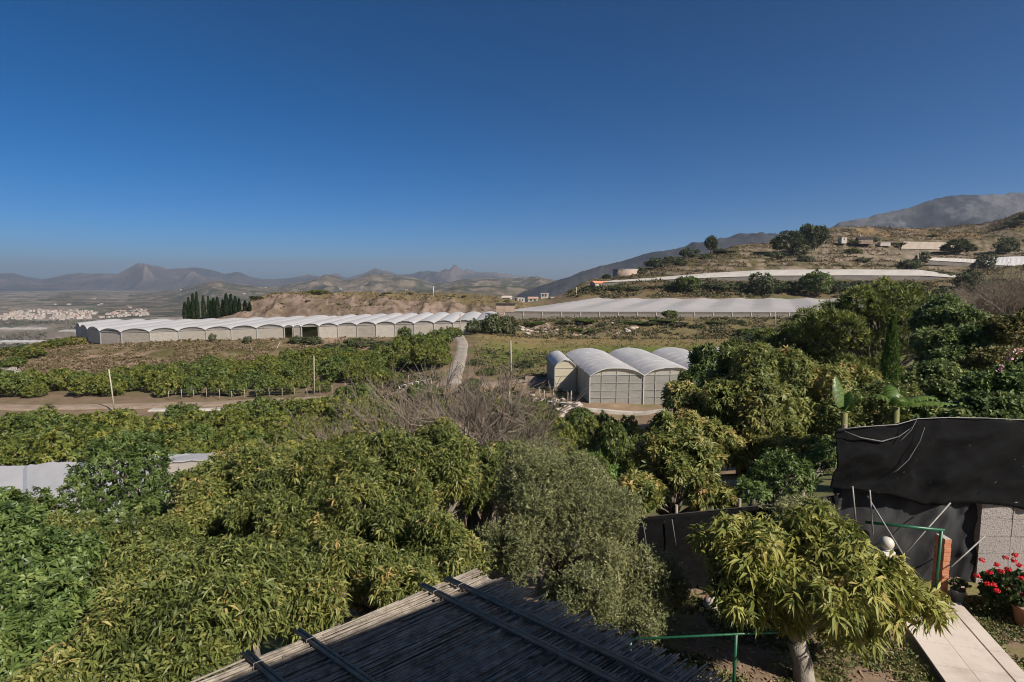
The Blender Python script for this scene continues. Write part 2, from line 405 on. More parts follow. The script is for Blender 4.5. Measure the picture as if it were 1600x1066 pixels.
def height(X, Y):
    X = np.asarray(X, float); Y = np.asarray(Y, float)
    R = np.hypot(X, Y); th = np.arctan2(X, Y)
    lim = rad(54)
    tc = np.clip(th, -lim, lim)
    Ye = np.maximum(R*np.cos(tc), 1.0)
    px = 800+F*np.tan(tc)
    z = smooth_h(px, Ye)
    # relief
    w_bank = sstep(125, 133, Ye)*(1-sstep(137, 144, Ye))*(1-sstep(640, 690, px))
    w_cut = sstep(192, 200, Ye)*(1-sstep(240, 300, Ye))*sstep(300, 400, px)*(1-sstep(800, 860, px))
    w_bank2 = sstep(146, 152, Ye)*(1-sstep(170, 174, Ye))*sstep(740, 790, px)
    w_hill = sstep(248, 262, Ye)*sstep(880, 930, px)*(1-sstep(900, 1200, Ye))
    z = z+w_bank*(fbm(X/5, Y/5, 4, 3)-.5)*1.6
    z = z+w_cut*((ridged(X/9, Y/9, 4, 5)-.5)*3.2)
    z = z+w_bank2*(fbm(X/4, Y/4, 4, 9)-.5)*2.2
    w_ter = sstep(300, 312, Ye)*(1-sstep(415, 440, Ye))*sstep(925, 960, px)*(1-sstep(1520, 1600, px))
    s_ = (z+1.5*fbm(X/40, Y/40, 2, 77))/2.9; fl = np.floor(s_)
    z = z+w_ter*.8*(((fl+sstep(.6, .95, s_-fl))-s_)*2.9)
    z = z+w_hill*(1-.6*w_ter)*((ridged(X/22, Y/22, 5, 13)-.45)*3.2+(fbm(X/4, Y/4, 3, 21)-.5)*1.3)
    z = z+sstep(11, 20, Ye)*(1-sstep(700, 900, Ye))*(fbm(X/6, Y/6, 3, 31)-.5)*.5
    far = sstep(500, 1200, Ye)
    z = z+far*(fbm(X/400, Y/400, 3, 41)-.5)*10
    return z
def hz(x, y): return float(height(np.array([x]), np.array([y]))[0])

th = np.concatenate([np.linspace(-180, -50, 60)[:-1], np.linspace(-50, 50, 900), np.linspace(50, 180, 60)[1:]])
rr = np.concatenate([[0.02], np.geomspace(1.5, 130, 300), np.geomspace(130, 560, 330)[1:], np.geomspace(560, 16000, 110)[1:]])
TH, RR = np.meshgrid(np.radians(th), rr)
GX = RR*np.sin(TH); GY = RR*np.cos(TH)
GZ = height(GX, GY)
nr, nt = GX.shape
ii = (np.arange(nr-1)[:, None]*nt+np.arange(nt-1)[None, :]).ravel()
quads = np.stack([ii, ii+1, ii+nt+1, ii+nt], 1)[:, ::-1]
# colours of the ground itself: soil, dry grass, rock, grass
X, Y, Z = GX.ravel(), GY.ravel(), GZ.ravel()
R = np.hypot(X, Y); t_ = np.clip(np.arctan2(X, Y), -rad(54), rad(54)); Ye = np.maximum(R*np.cos(t_), 1); PXc = 800+F*np.tan(t_)
def mixc(a, b, w): w = w[:, None]; return a*(1-w)+np.asarray(b)*w
n1 = fbm(X/3, Y/3, 5, 51); n2 = fbm(X/12, Y/12, 4, 61); n3 = fbm(X/.6, Y/.6, 4, 71)
col = np.tile(np.array([.23, .165, .11]), (len(X), 1))
col = mixc(col, (.13, .125, .05), sstep(.45, .62, n1)*.7)
col = mixc(col, (.10, .14, .035), sstep(.5, .65, n2)*.5)
# garden: dry lawn over brown earth
gard = (1-sstep(11, 13, Ye))
col = mixc(col, (.22, .16, .11), gard)
col = mixc(col, (.19, .18, .07), gard*sstep(.45, .6, n3)*.8)
# orchard floor
orch = sstep(28, 34, Ye)*(1-sstep(126, 131, Ye))*(1-sstep(600, 720, PXc))
col = mixc(col, (.20, .145, .10), orch*.6)
# bank under the long greenhouse
bank = sstep(100, 112, Ye)*(1-sstep(149, 151, Ye))*(1-sstep(620, 700, PXc))
bank = np.maximum(bank, sstep(84, 90, Ye)*(1-sstep(60, 240, PXc))*(1-sstep(170, 200, Ye))*0.0)
col = mixc(col, mixc(mixc(np.tile(np.array([.215, .165, .10]), (len(X), 1)), (.12, .105, .045), sstep(.42, .6, n1)), (.33, .235, .17), sstep(.6, .72, n2)), bank)
# cut rock bank
cut = sstep(188, 196, Ye)*(1-sstep(245, 300, Ye))*sstep(290, 360, PXc)*(1-sstep(790, 860, PXc))
cr = mixc(np.tile(np.array([.27, .20, .16]), (len(X), 1)), (.16, .12, .085), sstep(.4, .62, n1))
cr = mixc(cr, (.16, .13, .06), sstep(211, 220, Ye)*.75)
col = mixc(col, cr, cut)
# grass meadow in the middle
mead = sstep(92, 104, Ye)*(1-sstep(148, 153, Ye))*sstep(735, 770, PXc)
mc = mixc(np.tile(np.array([.20, .185, .065]), (len(X), 1)), (.12, .16, .035), sstep(.42, .6, n2)*(1-sstep(115, 135, Ye)*.7))
mc = mixc(mc, (.27, .19, .10), sstep(128, 140, Ye)*.7)
col = mixc(col, mc, mead)
# green patch below the fence
gp = np.exp(-(((X-5.6)/3.2)**2+((Y-35)/7)**2))
col = mixc(col, (.10, .19, .03), np.clip(gp*1.6, 0, 1))
# bank of the flat greenhouse
b2 = sstep(149, 153, Ye)*(1-sstep(172, 178, Ye))*sstep(740, 780, PXc)
bc = mixc(np.tile(np.array([.17, .14, .07]), (len(X), 1)), (.36, .26, .20), sstep(.48, .6, n1)*(1-sstep(900, 1000, PXc))*.9)
bc = mixc(bc, (.26, .2, .14), sstep(.55, .66, n2)*.7)
col = mixc(col, bc, b2)
# right hill
hill = sstep(245, 258, Ye)*sstep(885, 930, PXc)
n4 = fbm(X/7, Y/7, 5, 91); n5 = fbm(X/30, Y/30, 3, 95)
hc = mixc(np.tile(np.array([.225, .175, .13]), (len(X), 1)), (.115, .095, .05), sstep(.36, .56, n4))
hc = mixc(hc, (.145, .12, .05), sstep(.48, .62, n5)*.35)
hc = mixc(hc, (.25, .17, .09), sstep(.52, .62, fbm(X/18, Y/18, 3, 99))*sstep(405, 430, Ye)*.9)
hc = mixc(hc, (.27, .215, .175), sstep(330, 350, Ye)*(1-sstep(385, 400, Ye))*sstep(1180, 1240, PXc)*.55)
hc = mixc(hc, (.155, .115, .06), (1-sstep(284, 292, Ye))*.75)
gz = np.gradient(GZ, axis=0)/np.maximum(np.gradient(RR, axis=0), 1e-3)
ris = sstep(.28, .6, gz.ravel())*sstep(300, 310, Ye)*(1-sstep(420, 440, Ye))
hc = mixc(hc, (.29, .23, .18), ris*.85*sstep(.4, .6, n1)); hc = mixc(hc, (.085, .075, .035), ris*.7*(1-sstep(.4, .6, n1)))
col = mixc(col, hc, hill)
# far plain: fields
pl = sstep(300, 600, Ye)*(1-sstep(870, 930, PXc)*(1-sstep(1200, 1800, Ye)))
q = hash2(np.floor((X+.4*Y)/110), np.floor((Y-.3*X)/160), 5)
pc = np.array([[.12, .105, .075], [.20, .16, .13], [.085, .085, .05], [.25, .205, .175], [.17, .14, .11]])[(q*4.999).astype(int)]
pc = mixc(pc, (.12, .115, .07), sstep(.45, .6, fbm(X/40, Y/40, 4, 15))*.6)
col = mixc(col, pc, pl)
col = col*(0.82+.36*fbm(X/1.7, Y/1.7, 3, 77))[:, None]
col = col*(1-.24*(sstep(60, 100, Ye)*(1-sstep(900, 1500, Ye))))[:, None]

m, t, p, o = newmat('ground')
a = node(t, 'ShaderNodeAttribute', attribute_name='col')
tc = node(t, 'ShaderNodeTexCoord')
nz = node(t, 'ShaderNodeTexNoise'); nz.inputs['Scale'].default_value = 9; nz.inputs['Detail'].default_value = 9; nz.inputs['Roughness'].default_value = .75
t.links.new(tc.outputs['Object'], nz.inputs['Vector'])
nz2 = node(t, 'ShaderNodeTexNoise'); nz2.inputs['Scale'].default_value = .7; nz2.inputs['Detail'].default_value = 9; nz2.inputs['Roughness'].default_value = .75
t.links.new(tc.outputs['Object'], nz2.inputs['Vector'])
mr = ramp(t, [(.3, (.62, .6, .56)), (.68, (1.35, 1.33, 1.3))])
md = node(t, 'ShaderNodeMath', operation='ADD'); mh = node(t, 'ShaderNodeMath', operation='MULTIPLY'); mh.inputs[1].default_value = .5
t.links.new(nz.outputs['Fac'], md.inputs[0]); t.links.new(nz2.outputs['Fac'], md.inputs[1]); t.links.new(md.outputs[0], mh.inputs[0]); t.links.new(mh.outputs[0], mr.inputs[0])
mm = node(t, 'ShaderNodeMix', data_type='RGBA', blend_type='MULTIPLY'); mm.inputs[0].default_value = 1
t.links.new(a.outputs['Color'], mm.inputs[6]); t.links.new(mr.outputs[0], mm.inputs[7]); t.links.new(mm.outputs[2], p.inputs['Base Color'])
p.inputs['Roughness'].default_value = .95; p.inputs['Specular IOR Level'].default_value = .1
bp = node(t, 'ShaderNodeBump'); bp.inputs['Strength'].default_value = .7; bp.inputs['Distance'].default_value = .06
t.links.new(mh.outputs[0], bp.inputs['Height']); t.links.new(bp.outputs[0], p.inputs['Normal'])
M['ground'] = m
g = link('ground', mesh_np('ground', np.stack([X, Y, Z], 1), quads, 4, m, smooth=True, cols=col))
tag(g, kind='structure')

# ---- strips laid on the ground
def drape(name, pts, wid, mat, lift=.12, n=120, noise=.15, kind='structure'):
    pts = [Vector((*p[:2], 0)) for p in pts]
    ts = np.linspace(0, len(pts)-1, n)
    V = []; W = 7
    for s in ts:
        i = min(int(s), len(pts)-2); f = s-i
        p0, p1, p2, p3 = pts[max(i-1, 0)], pts[i], pts[i+1], pts[min(i+2, len(pts)-1)]
        c = .5*((2*p1)+(p2-p0)*f+(2*p0-5*p1+4*p2-p3)*f*f+(3*p1-p0-3*p2+p3)*f**3)
        d = (p2-p1).normalized(); s_ = Vector((-d.y, d.x, 0))
        w = wid*(1+noise*random.uniform(-1, 1))
        for k in range(W):
            q = c+s_*w*(k/(W-1)-.5)
            V.append((q.x, q.y))
    V = np.array(V); z = height(V[:, 0], V[:, 1])+lift
    z = z.reshape(n, W); z[:, 0] -= lift*1.6; z[:, -1] -= lift*1.6
    ii = (np.arange(n-1)[:, None]*W+np.arange(W-1)[None, :]).ravel()
    o = link(name, mesh_np(name, np.column_stack([V, z.ravel()]), np.stack([ii, ii+1, ii+W+1, ii+W], 1), 4, mat, smooth=True))
    return tag(o, kind=kind)
def gp2(px, Y): return ((px-800)/F*Y, Y)
M['dirt'] = surf('dirt', (.19, .135, .095), (.33, .25, .185), .5, .95, .4)
M['lane'] = surf('lane', (.21, .175, .14), (.36, .31, .26), .5, .95, .3)
drape('dirt_road', [gp2(-160, 79), gp2(60, 79.5), gp2(200, 80.5), gp2(330, 82), gp2(470, 83), gp2(600, 83), gp2(700, 81)], 4.2, M['dirt'])
drape('concrete_track', [gp2(225, 77.8), gp2(300, 78), gp2(400, 79), gp2(450, 80)], 1.7, M['concrete'], .2, noise=.05)
drape('concrete_road', [gp2(706, 80), gp2(709, 87), gp2(715, 98), gp2(720, 112), gp2(722, 128), gp2(716, 146)], 2.7, M['lane'], .16, noise=.06)
drape('dirt_track', [gp2(700, 80), gp2(760, 78), gp2(800, 80), gp2(850, 78)], 4, M['dirt'], .2)
drape('farm_road', [gp2(-60, 100), gp2(0, 104), gp2(14, 112), gp2(4, 122)], 3, M['concrete'], .3)

# ------------------------------------------------------------------ hills and mountains
def far_patch(name, sky_pts, Y0, Y1, depth_crest, base, rough, scale, seed, cfun, nx=420, ny=90, x0=-200, x1=1800, jag=5):
    px = np.linspace(x0, x1, nx); sx = [a for a, b in sky_pts]; sy = [b for a, b in sky_pts]
    cp = np.interp(px, sx, sy)
    yy = np.linspace(Y0, Y1, ny)
    PXg, YY = np.meshgrid(px, yy)
    Xg = (PXg-800)/F*YY
    cp = cp-(ridged(px/46, px*0+seed, 5, seed)-.5)*jag
    crest = np.array([zz(c, depth_crest) for c in cp])
    f = np.clip((YY-Y0)/(depth_crest-Y0), 0, 1); prof = f**1.25
    back = np.clip((YY-depth_crest)/(Y1-depth_crest), 0, 1)
    H = (crest[None, :]-base)*prof*(1-back**1.5)
    r = ridged(Xg/scale, YY/scale, 6, seed)-.5
    r2 = fbm(Xg/scale*3, YY/scale*3, 4, seed+30)-.5
    w = np.clip(f*1.6, 0, 1)*np.clip(1.25-f, .12, 1)
    Zg = base+H+(r*rough+r2*rough*.75)*w*np.clip((crest[None, :]-base)/120, .3, 3)
    n = len(px); ii = (np.arange(ny-1)[:, None]*n+np.arange(n-1)[None, :]).ravel()
    cols = cfun(Xg.ravel(), YY.ravel(), Zg.ravel(), r.ravel())
    o = link(name, mesh_np(name, np.stack([Xg.ravel(), YY.ravel(), Zg.ravel()], 1), np.stack([ii, ii+1, ii+n+1, ii+n], 1), 4, M['farland'], smooth=True, cols=cols))
    tag(o, kind='structure')
    return px, yy, Zg
m, t, p, o = newmat('farland')
a = node(t, 'ShaderNodeAttribute', attribute_name='col')
tc = node(t, 'ShaderNodeTexCoord')
nz = node(t, 'ShaderNodeTexNoise'); nz.inputs['Scale'].default_value = .02; nz.inputs['Detail'].default_value = 10; nz.inputs['Roughness'].default_value = .8
t.links.new(tc.outputs['Object'], nz.inputs['Vector'])
mr = ramp(t, [(.35, (.55, .55, .55)), (.65, (1.4, 1.4, 1.4))]); t.links.new(nz.outputs['Fac'], mr.inputs[0])
mm = node(t, 'ShaderNodeMix', data_type='RGBA', blend_type='MULTIPLY'); mm.inputs[0].default_value = 1
t.links.new(a.outputs['Color'], mm.inputs[6]); t.links.new(mr.outputs[0], mm.inputs[7]); t.links.new(mm.outputs[2], p.inputs['Base Color'])
p.inputs['Roughness'].default_value = .95; p.inputs['Specular IOR Level'].default_value = .05
M['farland'] = m
def c_foot(x, y, z, r):
    c = mixc(np.tile(np.array([.11, .09, .058]), (len(x), 1)), (.055, .055, .032), sstep(.4, .6, fbm(x/160, y/160, 5, 3)))
    return mixc(c, (.20, .155, .115), sstep(.52, .66, fbm(x/60, y/60, 5, 8))*.7)
def c_mtn(x, y, z, r):
    c = mixc(np.tile(np.array([.04, .043, .047]), (len(x), 1)), (.07, .063, .06), sstep(.4, .6, fbm(x/500, y/500, 5, 4)))
    return mixc(c, (.16, .13, .12), sstep(.05, .3, r)*.6)
def c_sierra(x, y, z, r):
    c = mixc(np.tile(np.array([.024, .027, .034]), (len(x), 1)), (.04, .04, .044), sstep(.4, .6, fbm(x/200, y/200, 5, 4)))
    w = sstep(.5, .66, fbm(x/220, y/220, 6, 19, .7))*sstep(120, 260, z+(x-1500)*.06)
    return mixc(c, (.13, .125, .13), w*.6)
far_patch('far_mountains', [(-200, 415), (0, 424), (30, 428), (70, 435), (110, 427), (150, 430), (190, 431), (205, 425), (232, 419), (262, 424), (310, 419), (330, 422), (355, 429), (372, 425), (390, 431), (430, 436), (470, 434),
          (520, 432), (560, 432), (590, 424), (620, 428), (660, 421), (700, 420), (760, 427), (800, 433), (850, 438), (1000, 440), (1800, 440)], 7000, 13000, 10500, -130, 260, 1500, 3, c_mtn, nx=900, ny=110, jag=2.5)
far_patch('middle_hills', [(-200, 462), (0, 470), (60, 466), (110, 457), (150, 459), (200, 463), (280, 452), (330, 440), (380, 444), (440, 450), (470, 440), (510, 430), (545, 436), (580, 428), (620, 432), (680, 442), (720, 437), (800, 436), (880, 435),
          (900, 430), (950, 428), (1000, 436), (1800, 440)], 3000, 6200, 5200, -130, 170, 620, 23, c_foot, nx=900, ny=140)
far_patch('near_foothills', [(-200, 495), (0, 486), (200, 478), (300, 476), (420, 471), (560, 464), (650, 456), (720, 447), (780, 446), (850, 447), (900, 452), (1000, 460), (1800, 480)], 2050, 3300, 2900, -131, 75, 330, 33, c_foot, nx=600, ny=110, x0=150)
far_patch('sierra', [(-200, 500), (700, 500), (860, 443), (900, 431), (950, 417), (1000, 400), (1080, 383), (1150, 367), (1200, 361), (1240, 366), (1270, 357), (1290, 350), (1340, 338), (1400, 325), (1450, 316), (1500, 308), (1550, 302), (1600, 297), (1700, 291), (1900, 291)],
          1900, 3400, 2750, -130, 100, 600, 51, c_sierra, nx=700, ny=160, x0=700, x1=1900, jag=3)
# ------------------------------------------------------------------ foliage
def nrm(a): return a/np.maximum(np.linalg.norm(a, axis=-1, keepdims=True), 1e-9)
def leaves_mesh(name, Pn, D, N, L, W, mat, tint, droop=0.0, fold=.18, wide=.42):
    """every leaf: folded blade of two quads that bends downward"""
    n = len(Pn)
    side = nrm(np.cross(D, N)); N = nrm(np.cross(side, D))
    L = L[:, None]; W = W[:, None]
    mid = Pn+D*L*wide
    g = np.zeros_like(Pn); g[:, 2] = -1
    tip = Pn+D*L*(1-droop*.35)+g*L*droop
    mid = mid+N*L*.03
    l = mid+side*W*.5+N*W*fold; r = mid-side*W*.5+N*W*fold
    V = np.empty((n, 5, 3)); V[:, 0] = Pn; V[:, 1] = mid; V[:, 2] = tip; V[:, 3] = l; V[:, 4] = r
    b = np.arange(n)[:, None]*5
    Q = np.concatenate([b+np.array([[0, 1, 2, 3]]), b+np.array([[0, 4, 2, 1]])], 0)
    return mesh_np(name, V.reshape(-1, 3), Q, 4, mat, {'tint': np.repeat(tint, 5)})
def rand_dirs(n, rng):
    v = rng.normal(size=(n, 3)); return nrm(v)
def lumps(c, r, k, rng, s=.45, lo=-.35):
    """one crown: a core and k uneven lobes round it; rows of cx cy cz rx ry rz"""
    c = np.array(c, float); r = np.array(r, float)
    out = [np.concatenate([c, r*.78])]
    d = rand_dirs(k*6, rng); d = d[d[:, 2] > lo][:k]
    for q in d:
        f = s*rng.uniform(.65, 1.25)
        out.append(np.concatenate([c+q*r*(1.02-f*.75)*rng.uniform(.88, 1.1), np.cbrt(r.prod())*f*np.ones(3)*rng.uniform(.85, 1.15, 3)]))
    return np.array(out)
def sample_clusters(B, n, rng, lo=-.55, inner=.78, keep=.6):
    area = (B[:, 3]*B[:, 4]*B[:, 5])**(2/3)
    idx = rng.choice(len(B), size=n*3, p=area/area.sum())
    d = rand_dirs(n*3, rng)
    rr_ = rng.uniform(inner, 1.04, n*3)[:, None]
    p = B[idx, :3]+d*B[idx, 3:]*rr_
    nn = nrm(d/B[idx, 3:])
    ok = d[:, 2] > lo+rng.uniform(-.3, .3, n*3)
    dist = (((p[:, None, :]-B[None, :, :3])/B[None, :, 3:])**2).sum(2)
    dist[np.arange(len(p)), idx] = 9
    ok &= dist.min(1) > keep
    p, nn = p[ok][:n], nn[ok][:n]
    return p, nn
SPEC = {
 'mango':  dict(mode='spray', per=15, L=.125, W=.027, droop=.5, twig=.26, mat='leaf_mango'),
 'gold':   dict(mode='whorl', per=12, L=.13, W=.036, droop=.4, mat='leaf_gold'),
 'bright': dict(mode='whorl', per=11, L=.10, W=.036, droop=.22, mat='leaf_bright'),
 'mid':    dict(mode='whorl', per=11, L=.11, W=.042, droop=.25, mat='leaf_mid'),
 'midgold': dict(mode='spray', per=13, L=.11, W=.036, twig=.22, droop=.3, mat='leaf_mango'),
 'bigmango': dict(mode='whorl', per=13, L=.26, W=.072, droop=.38, mat='leaf_mango'),
 'olive':  dict(mode='spray', per=26, L=.062, W=.015, droop=.05, twig=.38, mat='leaf_olive'),
 'bush':   dict(mode='spray', per=14, L=.13, W=.06, droop=.15, twig=.3, mat='leaf_under'),
 'broad':  dict(mode='spray', per=14, L=.17, W=.09, droop=.2, twig=.35, mat='leaf_bright'),
 'broad_dark': dict(mode='spray', per=14, L=.17, W=.09, droop=.2, twig=.4, mat='leaf_under'),
 'autumn': dict(mode='spray', per=14, L=.15, W=.08, droop=.2, twig=.35, mat='leaf_autumn'),
 'orchard': dict(mode='whorl', per=10, L=.25, W=.105, droop=.3, mat='leaf_orchard'),
 'orchard_dark': dict(mode='whorl', per=9, L=.27, W=.13, droop=.3, mat='leaf_orchard_dark'),
 'hillbush': dict(mode='whorl', per=8, L=.34, W=.16, droop=.2, mat='leaf_bush'),
 'goldbush': dict(mode='whorl', per=8, L=.36, W=.18, droop=.2, mat='leaf_goldbush'),
 'pine':   dict(mode='tuft', per=13, L=.42, W=.06, droop=0, mat='leaf_pine'),
 'farpine': dict(mode='tuft', per=9, L=.8, W=.22, droop=0, mat='leaf_farpine'),
}
def crown_mesh(name, B, ncl, sp, rng, scale=1.0, up=.5, lo=-.55, inner=.78, keep=.6):
    s = SPEC[sp]
    p, n = sample_clusters(np.asarray(B), ncl, rng, lo, inner, keep)
    k = len(p); per = s['per']
    upv = np.array([0, 0, 1.])
    ax = nrm(n*.75+upv*up+rng.normal(size=(k, 3))*.5)
    ct = rng.normal(.42, .17, k)+(fbm(p[:, 0]*1.1+31, p[:, 1]*1.1+p[:, 2]*1.3, 2, 5)-.5)*.55
    A = np.repeat(ax, per, 0); Pn = np.repeat(p, per, 0); T = np.repeat(ct, per)
    m = k*per
    rnd = rand_dirs(m, rng)
    perp = nrm(np.cross(A, rnd))
    if s['mode'] == 'whorl':
        f = rng.uniform(-.15, .75, m)[:, None]
        D = nrm(A*f+perp)
        D[:, 2] -= s['droop']*rng.uniform(.2, 1.1, m); D = nrm(D)
        st = rng.uniform(0, .5, m)[:, None]*s['L']*scale
        Pn = Pn-A*st+D*s['L']*.06
        N = nrm(A+perp*.2+rng.normal(size=(m, 3))*.25)
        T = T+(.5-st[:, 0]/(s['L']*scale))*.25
    elif s['mode'] == 'spray':
        q = rng.uniform(0, 1, m)[:, None]
        Pn = Pn-A*q*s['twig']*scale
        D = A*.7+perp*.8; D[:, 2] -= s['droop']*rng.uniform(0, 1.3, m); D = nrm(D); N = nrm(rng.normal(size=(m, 3))*.7+A*.3+np.array([0, 0, .8]))
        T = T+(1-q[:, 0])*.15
    else:
        D = nrm(A*rng.uniform(.35, 1.3, m)[:, None]+perp*.75)
        Pn = Pn-A*rng.uniform(0, .4, m)[:, None]*s['L']
        N = nrm(rng.normal(size=(m, 3)))
    cs = np.repeat(rng.uniform(.6, 1.2, k), per)
    L = s['L']*scale*cs*rng.uniform(.65, 1.25, m); W = s['W']*scale*np.sqrt(cs)*rng.uniform(.75, 1.25, m)
    T = np.clip(T+rng.normal(0, .09, m), 0, 1)
    return leaves_mesh(name, Pn, D, N, L, W, M[s['mat']], T, s['droop']*.5)
def trunk_mb(B, r0, rng, base=(0, 0, 0), fork=.45, stems=None, n=8, twig=True):
    """tapered trunk that forks into limbs reaching every lobe"""
    mb = MB(); B = np.asarray(B); top = Vector(B[0, :3])
    base = Vector(base)
    fk = base.lerp(top, fork)+Vector((rng.normal()*.12, rng.normal()*.12, 0))*r0*6
    mid = base.lerp(fk, .5)+Vector((rng.normal(), rng.normal(), 0))*r0*.7
    mb.tube([base-Vector((0, 0, .35)), base+Vector((0, 0, .06)), mid, fk], [r0*1.45, r0*1.12, r0*.92, r0*.85], n)
    for b in B[1:]:
        e = Vector(b[:3]); a = fk.lerp(e, .4)+Vector((rng.normal(), rng.normal(), rng.normal()*.6+.3))*(e-fk).length*.10
        mb.tube([fk-(e-fk)*.03, a, e], [r0*.6, r0*.38, r0*.16], 6)
        if twig:
            for _ in range(5):
                q = Vector(rand_dirs(1, rng)[0]); q.z = abs(q.z)*.7
                s_ = a.lerp(e, rng.uniform(.2, .95)); t_ = s_+Vector((q.x*b[3], q.y*b[4], q.z*b[5]))*.9
                mb.tube([s_, s_.lerp(t_, .5)+Vector((0, 0, .05*b[5])), t_], [r0*.16, r0*.09, r0*.03], 4, cap=False)
    return mb
def tree(name, label, cat, base, B, ncl, sp, r0, seed, scale=1.0, group=None, bark='bark', crown='crown', **kw):
    """B in world coordinates"""
    rng = np.random.default_rng(seed)
    B = np.array(B, float); b = Vector(base)
    B[:, :3] -= np.array(b)
    t = thing(name, label, cat, b, group)
    link(crown, crown_mesh(crown, B, ncl, sp, rng, scale, **kw), t)
    trunk_mb(B, r0, rng).build('trunk', M[bark], t)
    return t
def place(px, Y, dz=0.0):
    x = (px-800)/F*Y
    return Vector((x, Y, hz(x, Y)+dz))
def blob(px, py, Y, r, k, seed, s=.45, lo=-.35):
    return lumps(P(px, py, Y), r, k, np.random.default_rng(seed), s, lo)
def cat_blobs(*a): return np.concatenate(a, 0)

# ---- trees round the terrace
def near_trees():
    # mango in the garden
    b = PZ(1256, 1064, 0)
    B = cat_blobs(blob(1270, 895, 8.0, (1.0, 1.0, .7), 12, 1, .4, -.2), blob(1160, 870, 8.1, (.7, .65, .55), 8, 2, .45, -.2), blob(1405, 935, 7.8, (.58, .6, .46), 8, 3, .45, -.3), blob(1385, 892, 7.7, (.36, .35, .24), 5, 9, .45), blob(1275, 835, 8.2, (.6, .6, .42), 6, 4, .45), blob(1340, 905, 7.6, (.5, .5, .5), 6, 5, .45), blob(1165, 935, 7.9, (.55, .5, .4), 7, 6, .45, -.4), blob(1215, 945, 8.3, (.5, .5, .35), 5, 7, .45, -.4), blob(1330, 975, 8.0, (.55, .5, .35), 6, 8, .45, -.4))
    t = thing('mango_tree', 'small mango tree with pale trunk standing in the garden in front of the black net', 'tree', b)
    B[:, :3] -= np.array(b); rng = np.random.default_rng(11)
    SPEC['gardenmango'] = dict(SPEC['gold'], L=.225, W=.042, per=11, droop=.5)
    link('crown', crown_mesh('crown', B, 1500, 'gardenmango', rng, 1.0, up=.5, lo=-.6, inner=.6, keep=.4), t)
    mb = MB(); f0 = Vector((-.12, .05, .62))
    mb.tube([(0.02, 0, -.3), (0, 0, .02), (-.03, .02, .3), f0], [.19, .155, .135, .13], 12)
    for e in ((-.62, .15, 1.35), (.15, .1, 1.25), (.55, -.05, 1.5), (-.1, .5, 1.6), (.9, .1, 1.45), (-.9, 0, 1.6)):
        e = Vector(e); a = f0.lerp(e, .5)+Vector((0, 0, .06))
        mb.tube([f0-(e-f0)*.05, a, e, e+(e-a)*.8+Vector((0, 0, .1))], [.085, .06, .04, .018], 7)
    mb.build('trunk', M['bark_pale'], t)
    # olive behind the pergola
    B = cat_blobs(blob(880, 800, 9.4, (1.15, 1.0, 1.05), 11, 21, .45), blob(965, 905, 8.6, (.8, .7, .62), 7, 22, .5), blob(830, 745, 10.2, (.75, .8, .7), 6, 23, .5), blob(800, 860, 8.8, (.6, .6, .65), 5, 24, .5), blob(1025, 915, 9, (.55, .5, .55), 6, 25, .45), blob(910, 935, 7.9, (.75, .5, .5), 6, 26, .45), blob(1000, 955, 8.2, (.55, .45, .4), 5, 27, .45), blob(960, 810, 9.6, (.6, .6, .7), 6, 28, .45))
    tree('olive_tree', 'grey green olive tree beside the right edge of the cane roof', 'tree', place(880, 9.4), B, 5600, 'olive', .13, 12, bark='bark', up=.75, inner=.7, keep=.45)
    # long leaved trees behind the pergola
    B = cat_blobs(blob(600, 790, 9.8, (1.35, 1.2, 1.15), 18, 31, .33), blob(520, 740, 10.6, (.8, .8, .75), 9, 32, .38), blob(700, 740, 10.4, (.75, .8, .8), 9, 33, .38), blob(680, 850, 8.6, (.7, .6, .6), 7, 34, .4), blob(560, 890, 8.0, (.75, .6, .6), 7, 35, .4), blob(610, 700, 10.6, (.6, .6, .5), 5, 36, .4), blob(640, 915, 7.4, (.5, .4, .45), 5, 37, .45), blob(470, 955, 7.0, (.55, .4, .5), 6, 38, .45), blob(730, 880, 7.8, (.4, .4, .4), 4, 39, .45))
    tree('mango_tree', 'large willowy mango tree with narrow leaves just behind the cane roof', 'tree', place(610, 10.2), B, 7600, 'mango', .14, 13, up=.45, inner=.66, keep=.45)
    B = cat_blobs(blob(330, 960, 6.3, (.85, .8, .7), 8, 41, .5), blob(210, 985, 6.2, (.7, .6, .6), 6, 42, .5), blob(410, 900, 7.2, (.65, .6, .55), 5, 43, .5), blob(250, 1060, 5.4, (.7, .5, .5), 4, 44, .5), blob(260, 890, 7.4, (.6, .6, .5), 4, 45, .5), blob(110, 1060, 5.6, (.5, .5, .5), 4, 46, .5))
    tree('mango_tree', 'narrow leaved mango tree filling the gap left of the cane roof', 'tree', place(290, 6.6), B, 4700, 'mango', .12, 14, up=.4, inner=.66, keep=.45)
    # bright green one at the left edge
    B = cat_blobs(blob(20, 900, 7.6, (1.0, .9, .85), 9, 51, .5), blob(85, 975, 6.8, (.6, .6, .6), 6, 52, .5), blob(-60, 840, 8.2, (.8, .8, .6), 5, 53, .5), blob(20, 1040, 6.2, (.7, .6, .5), 4, 54, .5), blob(100, 880, 7.9, (.5, .5, .45), 4, 55, .5))
    tree('avocado_tree', 'bright green broad leaved tree at the left edge of the view', 'tree', place(10, 7.4), B, 5000, 'bright', .13, 15, up=.6, inner=.68, keep=.45)
    # darker tree in front of the white roof
    B = cat_blobs(blob(195, 740, 14.5, (1.35, 1.2, 1.0), 10, 61, .42), blob(120, 790, 13, (.9, .8, .55), 6, 62, .45), blob(265, 775, 14, (.8, .8, .6), 5, 63, .45), blob(200, 830, 12, (1.0, .8, .6), 5, 64, .5), blob(40, 800, 12.5, (.9, .7, .4), 4, 65, .5), blob(185, 700, 15, (.8, .8, .45), 4, 66, .5))
